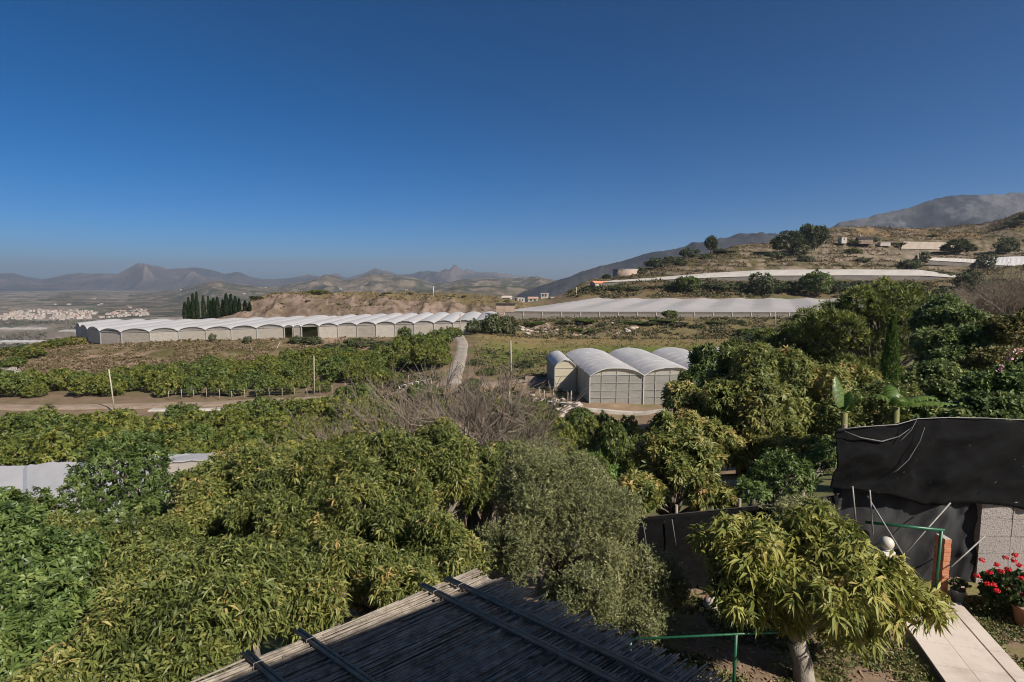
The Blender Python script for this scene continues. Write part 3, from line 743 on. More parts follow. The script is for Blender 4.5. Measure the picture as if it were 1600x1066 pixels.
    tree('avocado_tree', 'loose dark green tree with the white plastic roof showing through it', 'tree', place(190, 14), B, 2500, 'mid', .15, 16, up=.55, inner=.6, keep=.45)
    # yellow green trees
    B = cat_blobs(blob(370, 770, 12, (1.25, 1.1, 1.0), 9, 71, .45), blob(310, 830, 10.4, (.75, .7, .6), 5, 72, .5), blob(440, 745, 12.6, (.9, .8, .7), 5, 73, .5), blob(320, 760, 12.4, (.7, .6, .45), 5, 75, .45), blob(420, 840, 10, (.8, .7, .6), 4, 74, .5))
    tree('avocado_tree', 'yellow green avocado tree left of the large willowy one', 'tree', place(370, 11.6), B, 5200, 'midgold', .14, 17, up=.5, inner=.64, keep=.45)
    B = cat_blobs(blob(480, 745, 16, (1.5, 1.2, .9), 8, 81, .45), blob(420, 720, 17, (1, .9, .6), 4, 82, .5), blob(560, 715, 16, (1.0, .9, .7), 4, 83, .5))
    tree('avocado_tree', 'low yellowish avocado tree behind the large willowy one', 'tree', place(480, 16), B, 2900, 'gold', .14, 18, up=.5, inner=.68, keep=.45)
    B = cat_blobs(blob(740, 760, 13, (.9, .9, .85), 8, 91, .5), blob(700, 705, 14.5, (.9, .8, .7), 5, 92, .5), blob(790, 720, 14.2, (.7, .7, .6), 4, 93, .5))
    tree('mango_tree', 'slender mango tree between the willowy one and the olive', 'tree', place(745, 13.4), B, 3900, 'midgold', .12, 19, up=.5, inner=.68, keep=.45)
    B = cat_blobs(blob(470, 830, 9.4, (.85, .8, .7), 7, 401, .5), blob(420, 790, 10.2, (.7, .7, .6), 5, 402, .5), blob(480, 900, 8.2, (.6, .5, .5), 4, 403, .5))
    tree('mango_tree', 'mango tree squeezed between the yellow green tree and the willowy one', 'tree', place(455, 9.4), B, 2900, 'mango', .1, 32, up=.45, inner=.66, keep=.45)
    B = cat_blobs(blob(150, 900, 9.0, (.85, .8, .6), 7, 411, .5), blob(250, 850, 9.6, (.7, .6, .55), 5, 412, .5), blob(90, 850, 10, (.8, .7, .5), 5, 413, .5))
    tree('avocado_tree', 'green tree between the bright left edge tree and the narrow leaved one', 'tree', place(160, 9.2), B, 3400, 'midgold', .1, 33, up=.5, inner=.66, keep=.45)
    B = cat_blobs(blob(840, 790, 12, (1.0, .9, .8), 7, 421, .5), blob(900, 740, 12.5, (.7, .6, .5), 4, 422, .5))
    tree('olive_tree', 'second olive tree behind the one beside the cane roof', 'tree', place(850, 12), B, 2200, 'olive', .1, 34, up=.75, inner=.7, keep=.45)
    B = cat_blobs(blob(620, 705, 19, (1.7, 1.4, .9), 8, 431, .45), blob(560, 690, 21, (1.4, 1.2, .7), 5, 432, .5), blob(700, 700, 19, (1.2, 1, .8), 5, 433, .5))
    tree('avocado_tree', 'greenish yellow tree at the foot of the leafless branches', 'tree', place(620, 19), B, 2600, 'gold', .14, 35, up=.5, inner=.7, keep=.45)
    # behind the low black fence
    B = cat_blobs(blob(1060, 725, 15.5, (1.15, 1.0, .95), 9, 101, .45), blob(1000, 770, 14, (.75, .7, .55), 5, 102, .5), blob(1105, 775, 13.6, (.7, .6, .5), 4, 103, .5), blob(1040, 675, 16, (.6, .6, .5), 3, 104, .5))
    tree('mango_tree', 'yellow green mango tree leaning over the low black fence', 'tree', place(1060, 15), B, 1900, 'bigmango', .14, 20, scale=.7, up=.45, inner=.68, keep=.45)
    B = cat_blobs(blob(1225, 750, 14, (.95, .8, .6), 8, 111, .5), blob(1290, 720, 14.5, (.7, .7, .55), 4, 112, .5), blob(1175, 770, 13.4, (.5, .5, .4), 3, 113, .5))
    tree('avocado_tree', 'low bright avocado tree just left of the tall black net', 'tree', place(1230, 14), B, 900, 'bright', .11, 21, scale=1.1, up=.5, inner=.68, keep=.45)
    # big mango
    B = cat_blobs(blob(1190, 640, 20, (2.5, 2.2, 1.9), 14, 121, .38), blob(1100, 690, 18.8, (1.5, 1.4, 1.2), 7, 122, .45), blob(1290, 620, 20, (1.8, 1.7, 1.2), 8, 123, .42), blob(1180, 570, 21, (1.4, 1.3, .8), 5, 124, .45), blob(1330, 660, 18.5, (1.3, 1.2, .9), 5, 125, .45), blob(1230, 700, 17.8, (1.4, 1.2, .8), 5, 126, .45), blob(1070, 625, 20.5, (.95, .95, .8), 4, 127, .45))
    tree('mango_tree', 'biggest mango tree, dark and spreading, right of the white tunnels', 'tree', place(1190, 20), B, 7600, 'bigmango', .26, 22, scale=.74, up=.5, inner=.74, keep=.5)
    # pines
    B = cat_blobs(blob(1365, 520, 42, (4.2, 4.0, 3.2), 34, 131, .26), blob(1430, 480, 43, (2.0, 2.2, 1.5), 5, 132, .42), blob(1300, 520, 41, (2.8, 2.6, 2.2), 8, 133, .4), blob(1350, 600, 39, (3.0, 2.4, 2.2), 8, 134, .4), blob(1390, 462, 43, (2.2, 2, 1.1), 5, 135, .42))
    tree('pine_tree', 'broad rounded pine with light tufts behind the slim cypress', 'tree', place(1365, 42), B, 4600, 'pine', .34, 23, up=.75, inner=.8, keep=.55)
    B = cat_blobs(blob(1225, 545, 46, (2.6, 2.4, 1.7), 8, 141, .42), blob(1165, 565, 45, (2.3, 2.0, 1.5), 7, 142, .42), blob(1275, 560, 44, (1.8, 1.8, 1.5), 5, 143, .42))
    tree('pine_tree', 'lower dark pine in front of the flat greenhouse end', 'tree', place(1220, 46), B, 2300, 'pine', .26, 24, up=.75, inner=.8, keep=.55)
    B = cat_blobs(blob(1110, 575, 40, (1.8, 1.7, 1.5), 7, 144, .42), blob(1090, 600, 39, (1.3, 1.3, 1.2), 4, 145, .45))
    tree('avocado_tree', 'dark tree between the white tunnels and the low pine', 'tree', place(1105, 40), B, 800, 'orchard_dark', .2, 25, up=.5)
    # bushes on the right
    B = cat_blobs(blob(1490, 560, 25, (1.9, 1.6, 1.7), 11, 151, .42), blob(1445, 600, 23, (1.3, 1.2, 1.2), 6, 152, .45), blob(1520, 610, 22, (1.5, 1.2, 1.1), 6, 153, .45))
    tree('fig_tree', 'dark broad leaved tree right of the slim cypress', 'tree', place(1490, 24), B, 2500, 'broad_dark', .16, 26, up=.4, inner=.72, keep=.5)
    B = cat_blobs(blob(1480, 500, 29, (1.7, 1.4, 1.1), 8, 161, .45), blob(1530, 510, 28, (1.1, 1, .9), 5, 162, .45))
    tree('fig_tree', 'silvery leaved tree above the dark one right of the cypress', 'tree', place(1490, 29), B, 1500, 'bush', .15, 27, scale=1.3, up=.4)
    B = cat_blobs(blob(1580, 520, 24, (1.4, 1.2, 1.0), 8, 171, .45), blob(1640, 500, 24, (1.5, 1.2, 1.1), 5, 172, .45), blob(1560, 560, 22.5, (1.0, .9, .7), 4, 173, .45))
    tree('bougainvillea', 'autumn yellow shrub at the right edge above the bright green one', 'shrub', place(1590, 24), B, 1500, 'autumn', .1, 28, up=.5)
    B = cat_blobs(blob(1570, 615, 17, (1.1, .9, .75), 8, 181, .45), blob(1635, 600, 17, (1.0, .9, .9), 5, 182, .45), blob(1520, 640, 16.5, (.8, .7, .5), 4, 183, .45))
    t = tree('flowering_shrub', 'bright green shrub with pink flowers above the black net', 'shrub', place(1575, 17), B, 1500, 'broad', .09, 29, up=.5)
    rng = np.random.default_rng(9)
    for px, py in ((1583, 553), (1565, 572), (1578, 560), (1590, 548), (1563, 578), (1598, 590)):
        c = P(px, py, 16.6)-Vector(t.location); mb = MB()
        for _ in range(8):
            q = Vector(rand_dirs(1, rng)[0]); a = c+q*.09*rng.uniform(.3, 1)
            s_ = q.orthogonal().normalized()*.04; u_ = q.cross(s_)
            mb.add([a-s_, a+u_+q*.03, a+s_, a-u_+q*.03], [(0, 1, 2, 3)])
        mb.build('flower_cluster', M['pink'], t)
    B = cat_blobs(blob(1540, 650, 14.5, (1.2, .6, .5), 6, 191, .45), blob(1630, 650, 14.5, (1, .6, .6), 4, 192, .45), blob(1450, 655, 15, (.7, .5, .4), 4, 193, .45))
    tree('shrub', 'dark shrub directly behind the top edge of the black net', 'shrub', place(1550, 14.5), B, 1000, 'broad_dark', .08, 30, up=.4)
    B = cat_blobs(blob(1360, 640, 15.5, (1.2, .8, .7), 7, 195, .45), blob(1310, 655, 15, (.7, .6, .5), 4, 196, .45), blob(1420, 630, 16, (.6, .6, .5), 4, 197, .45))
    tree('avocado_tree', 'yellow green tree among the banana plants behind the black net', 'tree', place(1360, 15.5), B, 900, 'midgold', .1, 31, scale=1.2, up=.5)
near_trees()

# ---- slim cypress, cypress row
def cypress_mesh(name, h, r, n, seed, L=.35, wob=.18, mat='leaf_cypress'):
    rng = np.random.default_rng(seed)
    z = rng.uniform(.02, 1, n)**.85
    prof = r*np.minimum(1, (1-z)*1.9)**.85*np.minimum(1, .55+z*2.5)
    a = rng.uniform(0, 2*math.pi, n)
    q = prof*(1+wob*np.sin(3*a+z*19)*np.cos(z*31+a)+rng.normal(0, .1, n))
    Pn = np.stack([q*np.cos(a), q*np.sin(a), z*h], 1)
    D = nrm(np.stack([np.cos(a)*.45, np.sin(a)*.45, np.ones(n)*1.0], 1)+rng.normal(size=(n, 3))*.25)
    N = nrm(np.stack([np.cos(a), np.sin(a), np.zeros(n)], 1)+rng.normal(size=(n, 3))*.3)
    return leaves_mesh(name, Pn, D, N, L*rng.uniform(.6, 1.2, n), L*.38*rng.uniform(.7, 1.2, n), M[mat], np.clip(rng.normal(.45, .2, n), 0, 1))
def cypress(name, label, base, h, r, n, seed, L, group=None, mesh=None):
    t = thing(name, label, 'tree', base, group)
    link('crown', mesh or cypress_mesh('crown', h, r, n, seed, L), t)
    MB().tube([(0, 0, -.4), (0, 0, h*.5), (0, 0, h*.9)], [r*.22, r*.12, .02], 6).build('trunk', M['bark'], t)
    return t
b = place(1397, 23)
cypress('slim_cypress', 'slim bright green cypress in front of the broad pine', b, zz(497, 23)-b.z, .42, 6500, 5, .17, mesh=cypress_mesh('crown', zz(497, 23)-b.z, .42, 6500, 5, .17, mat='leaf_cypress_bright'))
rowx = [(296, 467), (303, 461), (309, 459), (319, 464), (327, 465), (335, 468), (341, 466), (349, 470), (355, 461), (362, 462), (369, 465), (375, 468), (384, 471), (391, 474), (290, 474), (331, 472)]
rowx.sort()
protos = []
for i, (px, py) in enumerate(rowx):
    b = P(px, 498, 205); b.z = min(hz(b.x, 205), -5)
    h = zz(py-1, 205)-b.z
    lab = f"{ORD[i]} dark cypress from the left in the row behind the long greenhouse"
    if i < 4:
        t = cypress('row_cypress', lab, b, 9, .5 if i % 2 else .75, 1500, 40+i, .62, 'cypresses behind the long greenhouse'); t.scale = (1, 1, h/9); protos.append(t)
    else:
        t = copy_tree(protos[i % 4]); t.location = b; t.rotation_euler.z = i*1.3; t.scale = (random.uniform(.8, 1.15),)*2+(h/9,); t['label'] = lab

# ---- proto trees for orchard and hills
def proto(name, sp, ncl, seed, r=(2.2, 2.2, 1.6), zc=1.75, k=12, s=.4, lo=-.8, up=.5, inner=.74, keep=.5, trunk=.12, crown='crown'):
    rng = np.random.default_rng(seed)
    B = lumps((0, 0, zc), r, k, rng, s, -.5)
    cm = crown_mesh(crown, B, ncl, sp, rng, up=up, lo=lo, inner=inner, keep=keep)
    mb = trunk_mb(B, trunk, rng, twig=False, fork=.35)
    tmp = mb.build('trunk', M['bark']); tm = tmp.data; bpy.data.objects.remove(tmp)
    return cm, tm
def spawn(name, label, cat, loc, pr, scale, rz, group=None):
    t = thing(name, label, cat, loc, group, rz)
    t.scale = scale if hasattr(scale, '__len__') else (scale,)*3
    link('crown', pr[0], t); link('trunk', pr[1], t)
    return t
ORCH = [proto('o', 'orchard', 760, 200+i) for i in range(4)]+[proto('o', 'orchard_dark', 760, 210+i) for i in range(2)]
BUSH = [proto('b', 'hillbush', 300, 220+i, r=(2.0, 2.0, 1.5), zc=1.4, k=9) for i in range(3)]
YBUSH = [proto('y', 'goldbush', 320, 240+i, r=(2.0, 2.0, 1.4), zc=1.3, k=9) for i in range(2)]
FPINE = [proto('p', 'farpine', 420, 230+i, r=(3.2, 3.2, 2.8), zc=3.6, k=12, s=.42, up=.7) for i in range(2)]
rng = np.random.default_rng(77)
# upper orchard between the track and the bank
rows = np.arange(88, 130, 4.6)
for ri, Yr in enumerate(rows):
    where = ['nearest', 'second nearest', 'third nearest'][ri] if ri < 3 else ('middle' if ri < 6 else 'farthest')
    x = -118.0+(ri % 2)*2
    while x < 0:
        xx = x+rng.normal(0, .5); yy = Yr+rng.normal(0, .5); px = to_px(xx, yy)
        top = 100 if px < 190 else (107 if px < 300 else (112 if px < 440 else 128))
        gap = 205 < px < 232 and yy < 98
        x += rng.uniform(3.5, 4.6)
        if px < -30 or px > 690 or yy > top or gap or (px > 640 and yy < 95) or rng.random() < .08: continue
        side = 'left' if px < 205 else ('middle' if px < 450 else 'right')
        s = rng.uniform(.74, 1.22)
        spawn('avocado_tree', f'avocado tree, {where} row, {side} part of the orchard above the dirt road', 'tree', (xx, yy, hz(xx, yy)-.25), ORCH[int(rng.integers(0, 6))], (s, s, s*rng.uniform(.85, 1.12)), rng.uniform(0, 6.3), f'{where} row orchard trees, {side} part, above the dirt road')
# lower orchard
for ri, Yr in enumerate(np.arange(37, 76, 4.3)):
    where = 'near' if ri < 3 else ('middle' if ri < 6 else 'far')
    x = -75.0+(ri % 2)*2
    while x < 4:
        xx = x+rng.normal(0, .5); yy = Yr+rng.normal(0, .5); px = to_px(xx, yy)
        x += rng.uniform(3.5, 4.5)
        if px < -40 or px > 640 or rng.random() < .06: continue
        if yy > (61 if px < 262 else (67 if px < 405 else (69 if px < 575 else 58))): continue
        if yy > 50 and (205 < px < 232): continue
        if Yr < 40 and px < 420: continue
        side = 'left' if px < 260 else 'right'
        s = rng.uniform(.7, 1.25)
        if 400 < px < 600 and yy > 60: s *= 1.15
        spawn('avocado_tree', f'avocado tree, {where} rows, {side} half of the orchard below the dirt road', 'tree', (xx, yy, hz(xx, yy)-.25), ORCH[int(rng.integers(0, 6))], (s, s, s*rng.uniform(.8, 1.05)), rng.uniform(0, 6.3), f'{where} rows, {side} half, of the orchard below the dirt road')
# trees on the slope in the middle
def one(name, label, px, py_top, Y, pr, wpx, cat='tree', group=None, dz=-.2, hmin=.8):
    b = place(px, Y, dz); h = max(zz(py_top, Y)-b.z, hmin); w = wpx*Y/F
    r0 = max(abs(v.co.z) for v in pr[0].vertices); x0 = max(abs(v.co.x) for v in pr[0].vertices)
    return spawn(name, label, cat, b, pr, (w/2/x0, w/2/x0, max(h, .8)/r0), px*.37, group)
one('shrub', 'dark green shrub left of the white tunnel front by the stones', 905, 634, 50, ORCH[4], 60, 'shrub')
one('shrub', 'yellowish shrub below the stones beside the tunnel shed', 850, 640, 48, ORCH[1], 70, 'shrub')
one('shrub', 'rounded shrub just below the ledge of the white tunnel', 945, 640, 46, ORCH[5], 55, 'shrub')
one('shrub', 'pale shrub on the grass edge below the tunnel ledge', 985, 648, 42, ORCH[2], 52, 'shrub')
one('shrub', 'spreading shrub behind the top of the olive', 870, 668, 34, ORCH[0], 90, 'shrub')
one('shrub', 'small dark shrub on the bright grass patch', 940, 700, 30, ORCH[5], 40, 'shrub')
one('shrub', 'low shrub between bare branches and the olive', 815, 690, 32, ORCH[3], 80, 'shrub')
one('shrub', 'green shrub hidden behind the bare grey branches', 640, 640, 45, ORCH[2], 90, 'shrub')
one('shrub', 'second green shrub behind the bare grey branches', 740, 655, 42, ORCH[0], 90, 'shrub')
one('shrub', 'dark shrub where the concrete road meets the dirt road', 660, 600, 72, ORCH[4], 70, 'shrub')
one('shrub', 'olive coloured shrub right of the concrete road foot', 762, 575, 88, ORCH[5], 36, 'shrub')
one('shrub', 'low bush right of the concrete road half way up', 742, 560, 98, BUSH[0], 32, 'shrub')
one('shrub', 'small bush at the pole beside the tunnel shed', 822, 563, 95, BUSH[1], 34, 'shrub')
one('shrub', 'tall shrub left of the upper concrete road', 632, 508, 140, ORCH[5], 26, 'shrub')
one('shrub', 'shrub in front of the long greenhouse doors', 655, 528, 138, ORCH[4], 44, 'shrub')
one('shrub', 'shrub at the right end of the long greenhouse front', 708, 510, 142, ORCH[1], 30, 'shrub')
one('shrub', 'left one of three dark shrubs right of the concrete road top', 740, 496, 146, BUSH[0], 34, 'shrub')
one('shrub', 'biggest of three dark shrubs right of the concrete road top', 768, 488, 148, BUSH[1], 42, 'shrub')
one('shrub', 'right one of three dark shrubs right of the concrete road top', 795, 492, 150, BUSH[2], 34, 'shrub')
k = 0
for px, py, Y, w in ((835, 502, 165, 40), (880, 503, 166, 30), (915, 498, 168, 44), (945, 505, 164, 30), (985, 501, 168, 50), (1010, 505, 165, 46), (1035, 503, 168, 44), (1060, 504, 166, 40), (1047, 484, 175, 26), (1085, 507, 165, 40), (1120, 506, 166, 36), (1150, 500, 168, 36), (1180, 512, 150, 60), (1250, 515, 140, 60), (900, 512, 158, 30), (1170, 522, 140, 60), (930, 515, 157, 30)):
    one('bank_shrub', f'{ORD[k]} dark shrub from the left on the bank below the flat greenhouse', px, py, Y, BUSH[k % 3] if k % 2 else ORCH[4+k % 2], w, 'shrub', 'shrubs on the bank below the flat greenhouse'); k += 1
for px, py, Y, w, lab in ((330, 520, 146, 14, 'tiny shrub against the left half of the long greenhouse front'), (385, 525, 144, 16, 'small shrub on the bank top below the long greenhouse arches'), (465, 524, 143, 30, 'dark shrub at the small doorway of the long greenhouse'), (487, 526, 142, 36, 'wider dark shrub right of the leaning pole'), (560, 528, 138, 60, 'broad shrub on the bank under the right half of the long greenhouse'), (520, 536, 132, 50, 'shrub high on the bank above the orchard'), (600, 532, 134, 50, 'shrub below the sliding doors of the long greenhouse')):
    one('shrub', lab, px, py, Y, BUSH[int(px) % 3], w, 'shrub')
RS = [(10, 556, 166, 60, 0), (40, 550, 168, 54, 1), (66, 543, 170, 50, 0), (90, 537, 172, 42, 1), (106, 534, 174, 30, 0), (28, 566, 156, 58, 2), (60, 560, 158, 56, 0), (86, 552, 162, 50, 2), (5, 578, 146, 44, 1), (40, 584, 138, 50, 2), (102, 545, 165, 40, 1), (14, 596, 122, 40, 2), (118, 548, 160, 34, 0)]
for i, (px, py, Y, w, q) in enumerate(RS):
    t = one('ridge_shrub', f"{ORD[i]} shrub counted along the yellow ridge left of the long greenhouse", px, py, Y, YBUSH[q] if q < 2 else ORCH[i % 6], w, 'shrub', 'shrubs on the yellow ridge left of the long greenhouse', hmin=2.9)
# rocky bank top
for i, (px, py, Y, w, pr) in enumerate(((400, 462, 214, 26, FPINE[0]), (435, 457, 220, 22, ORCH[0]), (497, 453, 222, 34, ORCH[1]), (607, 459, 220, 22, ORCH[2]), (640, 460, 222, 14, BUSH[0]), (692, 465, 222, 13, BUSH[1]), (706, 464, 222, 14, BUSH[2]), (440, 487, 206, 9, BUSH[1]), (482, 479, 208, 10, BUSH[0]), (530, 484, 206, 10, BUSH[2]), (580, 480, 207, 8, BUSH[1]), (790, 468, 230, 16, BUSH[2]), (725, 468, 221, 12, BUSH[0]))):
    one('bank_bush', f'{ORD[i]} bush in left to right order on the pink rocky bank' if i < 0 else ['round pine where the rocky bank begins beside the cypress row', 'yellow green bush on the left shoulder of the rocky bank', 'widest bush on top of the rocky bank', 'low wide bush on the middle of the rocky bank top', 'small bush right of the low wide one on the rocky bank', 'left one of two dark bushes on the right end of the rocky bank', 'right one of two dark bushes on the right end of the rocky bank', 'lone dark bush low on the left of the rocky face', 'small bush half way up the rocky face', 'tiny bush low in the middle of the rocky face', 'tiny bush right of the middle of the rocky face', 'bush at the last right end of the rocky bank', 'little bush beside the thin mast on the rocky bank'][i], px, py, Y, pr, w, 'shrub')
# hillside
HB = [(1107, 366, 420, 25, FPINE[0], 'rounded tree standing out on the left skyline of the hill'), (1226, 358, 372, 54, FPINE[1], 'left one of two big pines on the hill crest'), (1264, 347, 374, 52, FPINE[0], 'right, taller one of two big pines on the hill crest'),
      (1245, 380, 366, 34, BUSH[0], 'dark bush under the two big hill pines'), (1327, 375, 400, 26, ORCH[2], 'pale green bush beside the hill shed'), (1328, 386, 376, 26, ORCH[0], 'bright bush on the stony slope with its own shadow'), (1490, 372, 380, 48, FPINE[1], 'wide pine between the upper plastic strips'),
      (1563, 369, 378, 34, BUSH[1], 'dark tree right of the wide pine on the hill'), (1434, 392, 350, 26, BUSH[2], 'bush beside the white post on the hill'), (1395, 379, 402, 36, BUSH[0], 'low hedge like bush left of the upper plastic strip'), (1073, 430, 258, 44, ORCH[4], 'dark round tree in front of the narrow plastic strip, left'),
      (1188, 424, 257, 46, BUSH[1], 'dark tree in front of the narrow plastic strip, middle'), (1274, 419, 256, 58, ORCH[5], 'largest dark tree in front of the narrow plastic strip'), (1240, 438, 264, 46, BUSH[2], 'low dark bush left of the largest tree below the strip'), (1155, 440, 264, 44, BUSH[0], 'low bush above the flat greenhouse, middle'),
      (1022, 402, 356, 36, BUSH[1], 'bush right of the round water tank'), (1050, 400, 366, 40, BUSH[2], 'pair of rounded bush crowns right of the water tank'), (1075, 386, 388, 36, BUSH[0], 'bush higher on the left slope of the hill'), (947, 428, 320, 18, FPINE[0], 'dark tree left of the round water tank'), (1003, 418, 335, 22, BUSH[2], 'bush below the round water tank'),
      (925, 446, 268, 40, BUSH[1], 'dark bush in front of the orange roofed house'), (960, 444, 268, 36, BUSH[0], 'bush right of the orange roofed house'), (990, 447, 266, 34, BUSH[2], 'third bush right of the orange roofed house'), (1025, 446, 266, 34, BUSH[1], 'bush above the flat greenhouse, left'), (1105, 441, 266, 36, BUSH[0], 'bush between the dark trees below the strip'),
      (1470, 424, 300, 40, BUSH[1], 'dark bush at the right end of the narrow plastic strip'), (1510, 420, 262, 60, BUSH[0], 'big grey green bush right of the broad pine top'), (1478, 448, 240, 50, BUSH[2], 'grey bush behind the broad pine on the right'), (1535, 395, 330, 30, BUSH[1], 'bush among the upper right strips'), (1590, 330, 440, 26, BUSH[0], 'bush high on the right skyline'), (1570, 344, 430, 34, BUSH[2], 'dark bush below the right skyline'),
      (1280, 402, 372, 22, BUSH[1], 'small bush on the stony slope left of the bright one'), (1450, 366, 430, 26, BUSH[0], 'bush above the upper plastic strip'), (1360, 371, 412, 20, BUSH[2], 'bush beside the hill shed, right'), (1135, 398, 388, 26, BUSH[0], 'bush in the middle of the left hill slope'), (1180, 402, 380, 26, BUSH[1], 'bush below the crest pines, left'), (1600, 372, 400, 30, BUSH[2], 'bush at the right edge under the skyline'),
      (1580, 448, 200, 70, BUSH[1], 'dark bush behind the leafless thicket'), (895, 452, 285, 26, BUSH[0], 'bush left of the orange roofed house'),
      (1062, 406, 350, 26, BUSH[1], 'small bush low on the left hill slope'), (1098, 396, 372, 30, BUSH[2], 'bush right of the rounded skyline tree, lower'), (1120, 388, 392, 24, BUSH[1], 'bush just below the skyline on the left hill slope'), (1210, 392, 352, 40, BUSH[0], 'bush below the left one of the crest pines'), (1255, 398, 345, 30, BUSH[2], 'bush below the right one of the crest pines'),
      (1048, 440, 262, 36, BUSH[0], 'second bush above the flat greenhouse, left'), (1130, 442, 262, 40, BUSH[1], 'third bush above the flat greenhouse, middle'), (1215, 440, 260, 44, BUSH[0], 'fourth bush above the flat greenhouse, between dark trees'), (1310, 438, 262, 44, BUSH[2], 'bush right of the largest dark tree below the strip'), (1350, 437, 264, 50, BUSH[1], 'bush above the top of the broad pine, left'), (1400, 438, 264, 44, BUSH[0], 'bush above the top of the broad pine, right'),
      (1415, 404, 330, 40, BUSH[2], 'bush left of the white hill strip'), (1345, 402, 340, 26, BUSH[0], 'little bush in the middle of the stony slope')]
for px, py, Y, w, pr, lab in HB:
    one('pine_tree' if pr in FPINE else 'hill_bush', lab, px, py, Y, pr, w, 'tree' if pr in FPINE else 'shrub', None, -.4)

for px, py, Y, w, pr, lab in ((775, 640, 40, 90, 5, 'green shrub right of the leafless branches'), (830, 655, 37, 80, 3, 'yellow green shrub above the olive top'), (715, 640, 52, 70, 4, 'dark shrub behind the top of the leafless branches'), (760, 615, 60, 60, 0, 'shrub between the concrete road foot and the reddish post'), (690, 625, 60, 70, 2, 'shrub left below the concrete road foot'), (590, 625, 66, 70, 1, 'shrub left of the leafless branches beside the rail fence'), (818, 620, 56, 50, 5, 'shrub right of the reddish post'), (735, 590, 74, 40, 4, 'low shrub right of the concrete road foot'), (880, 655, 40, 70, 1, 'shrub above the olive, right'), (925, 650, 44, 60, 2, 'shrub between the tunnel ledge and the grass patch'), (965, 655, 38, 64, 4, 'dark shrub left of the big spreading mango'), (1000, 690, 30, 70, 1, 'shrub at the foot of the big spreading mango'), (895, 690, 29, 60, 3, 'shrub left of the bright grass patch'), (920, 735, 24, 70, 5, 'shrub below the bright grass patch'), (845, 625, 55, 50, 3, 'shrub at the lower edge of the rubble heap'), (800, 660, 46, 70, 1, 'shrub below the short reddish post')):
    one('shrub', lab, px, py, Y, ORCH[pr], w, 'shrub')
# ---- leafless trees
def bare(name, label, base, h, spread, seed, cat='shrub', depth=5, stems=7, mat='twig', leafsp=None, nl=0, r=.06):
    rng = np.random.default_rng(seed); mb = MB(); tips = []
    def grow(p, d, L, rr, dep):
        q = p+d*L; m_ = p.lerp(q, .5)+Vector(rng.normal(size=3))*L*.06
        mb.tube([p, m_, q], [rr, rr*.85, rr*.7], 5 if dep > 2 else 3, cap=False)
        tips.append(q)
        if dep == 0: return
        for _ in range(3 if dep > 1 else 4):
            nd = (d+Vector(rng.normal(size=3))*.46+Vector((0, 0, .10))).normalized()
            grow(p.lerp(q, rng.uniform(.55, 1)), nd, L*rng.uniform(.6, .86), rr*.66, dep-1)
    for _ in range(stems):
        a = rng.uniform(0, 6.28); tl = rng.uniform(.1, spread)
        grow(Vector((math.cos(a)*.2, math.sin(a)*.2, -.3)), Vector((math.cos(a)*tl, math.sin(a)*tl, 1)).normalized(), h*.33, r, depth)
    t = thing(name, label, cat, base)
    mb.build('branches', M[mat], t)
    if leafsp:
        tp = np.array([tuple(x) for x in tips]); tp = tp[rng.choice(len(tp), nl)]+rng.normal(size=(nl, 3))*.15
        D = rand_dirs(nl, rng); N = rand_dirs(nl, rng); s = SPEC[leafsp]
        link('leaves', leaves_mesh('leaves', tp, D, N, s['L']*rng.uniform(.7, 1.2, nl), s['W']*rng.uniform(.7, 1.2, nl), M[s['mat']], np.clip(rng.normal(.5, .2, nl), 0, 1), .2), t)
    return t
b = place(722, 18); bare('bare_tree', 'leafless grey branched tree in front of the orchard', b, (zz(572, 18)-b.z)*1.2, .36, 3, 'tree', 5, 9, r=.085)
b = place(640, 19); bare('bare_tree', 'lower leafless grey shrub left of the taller one', b, (zz(600, 19)-b.z)*1.15, .4, 4, 'shrub', 5, 6, r=.06, leafsp='mango', nl=500)
b = place(790, 23); bare('bare_tree', 'thin leafless shrub below the stones of the tunnel shed', b, zz(640, 23)-b.z, .9, 5, 'shrub', 5, 5, r=.05)
b = place(1560, 62); bare('bare_tree', 'brown leafless thicket at the right below the upper strips', b, zz(408, 62)-b.z, .75, 6, 'shrub', 5, 9, r=.12, leafsp='autumn', nl=1500)
b = place(1620, 64); bare('bare_tree', 'pinkish leafless tree at the right edge', b, zz(385, 64)-b.z, .7, 8, 'tree', 5, 7, r=.12)
b = place(1510, 70); bare('bare_tree', 'greyish thicket left of the brown leafless one', b, zz(425, 70)-b.z, .8, 9, 'shrub', 5, 7, r=.1, leafsp='bush', nl=3500)

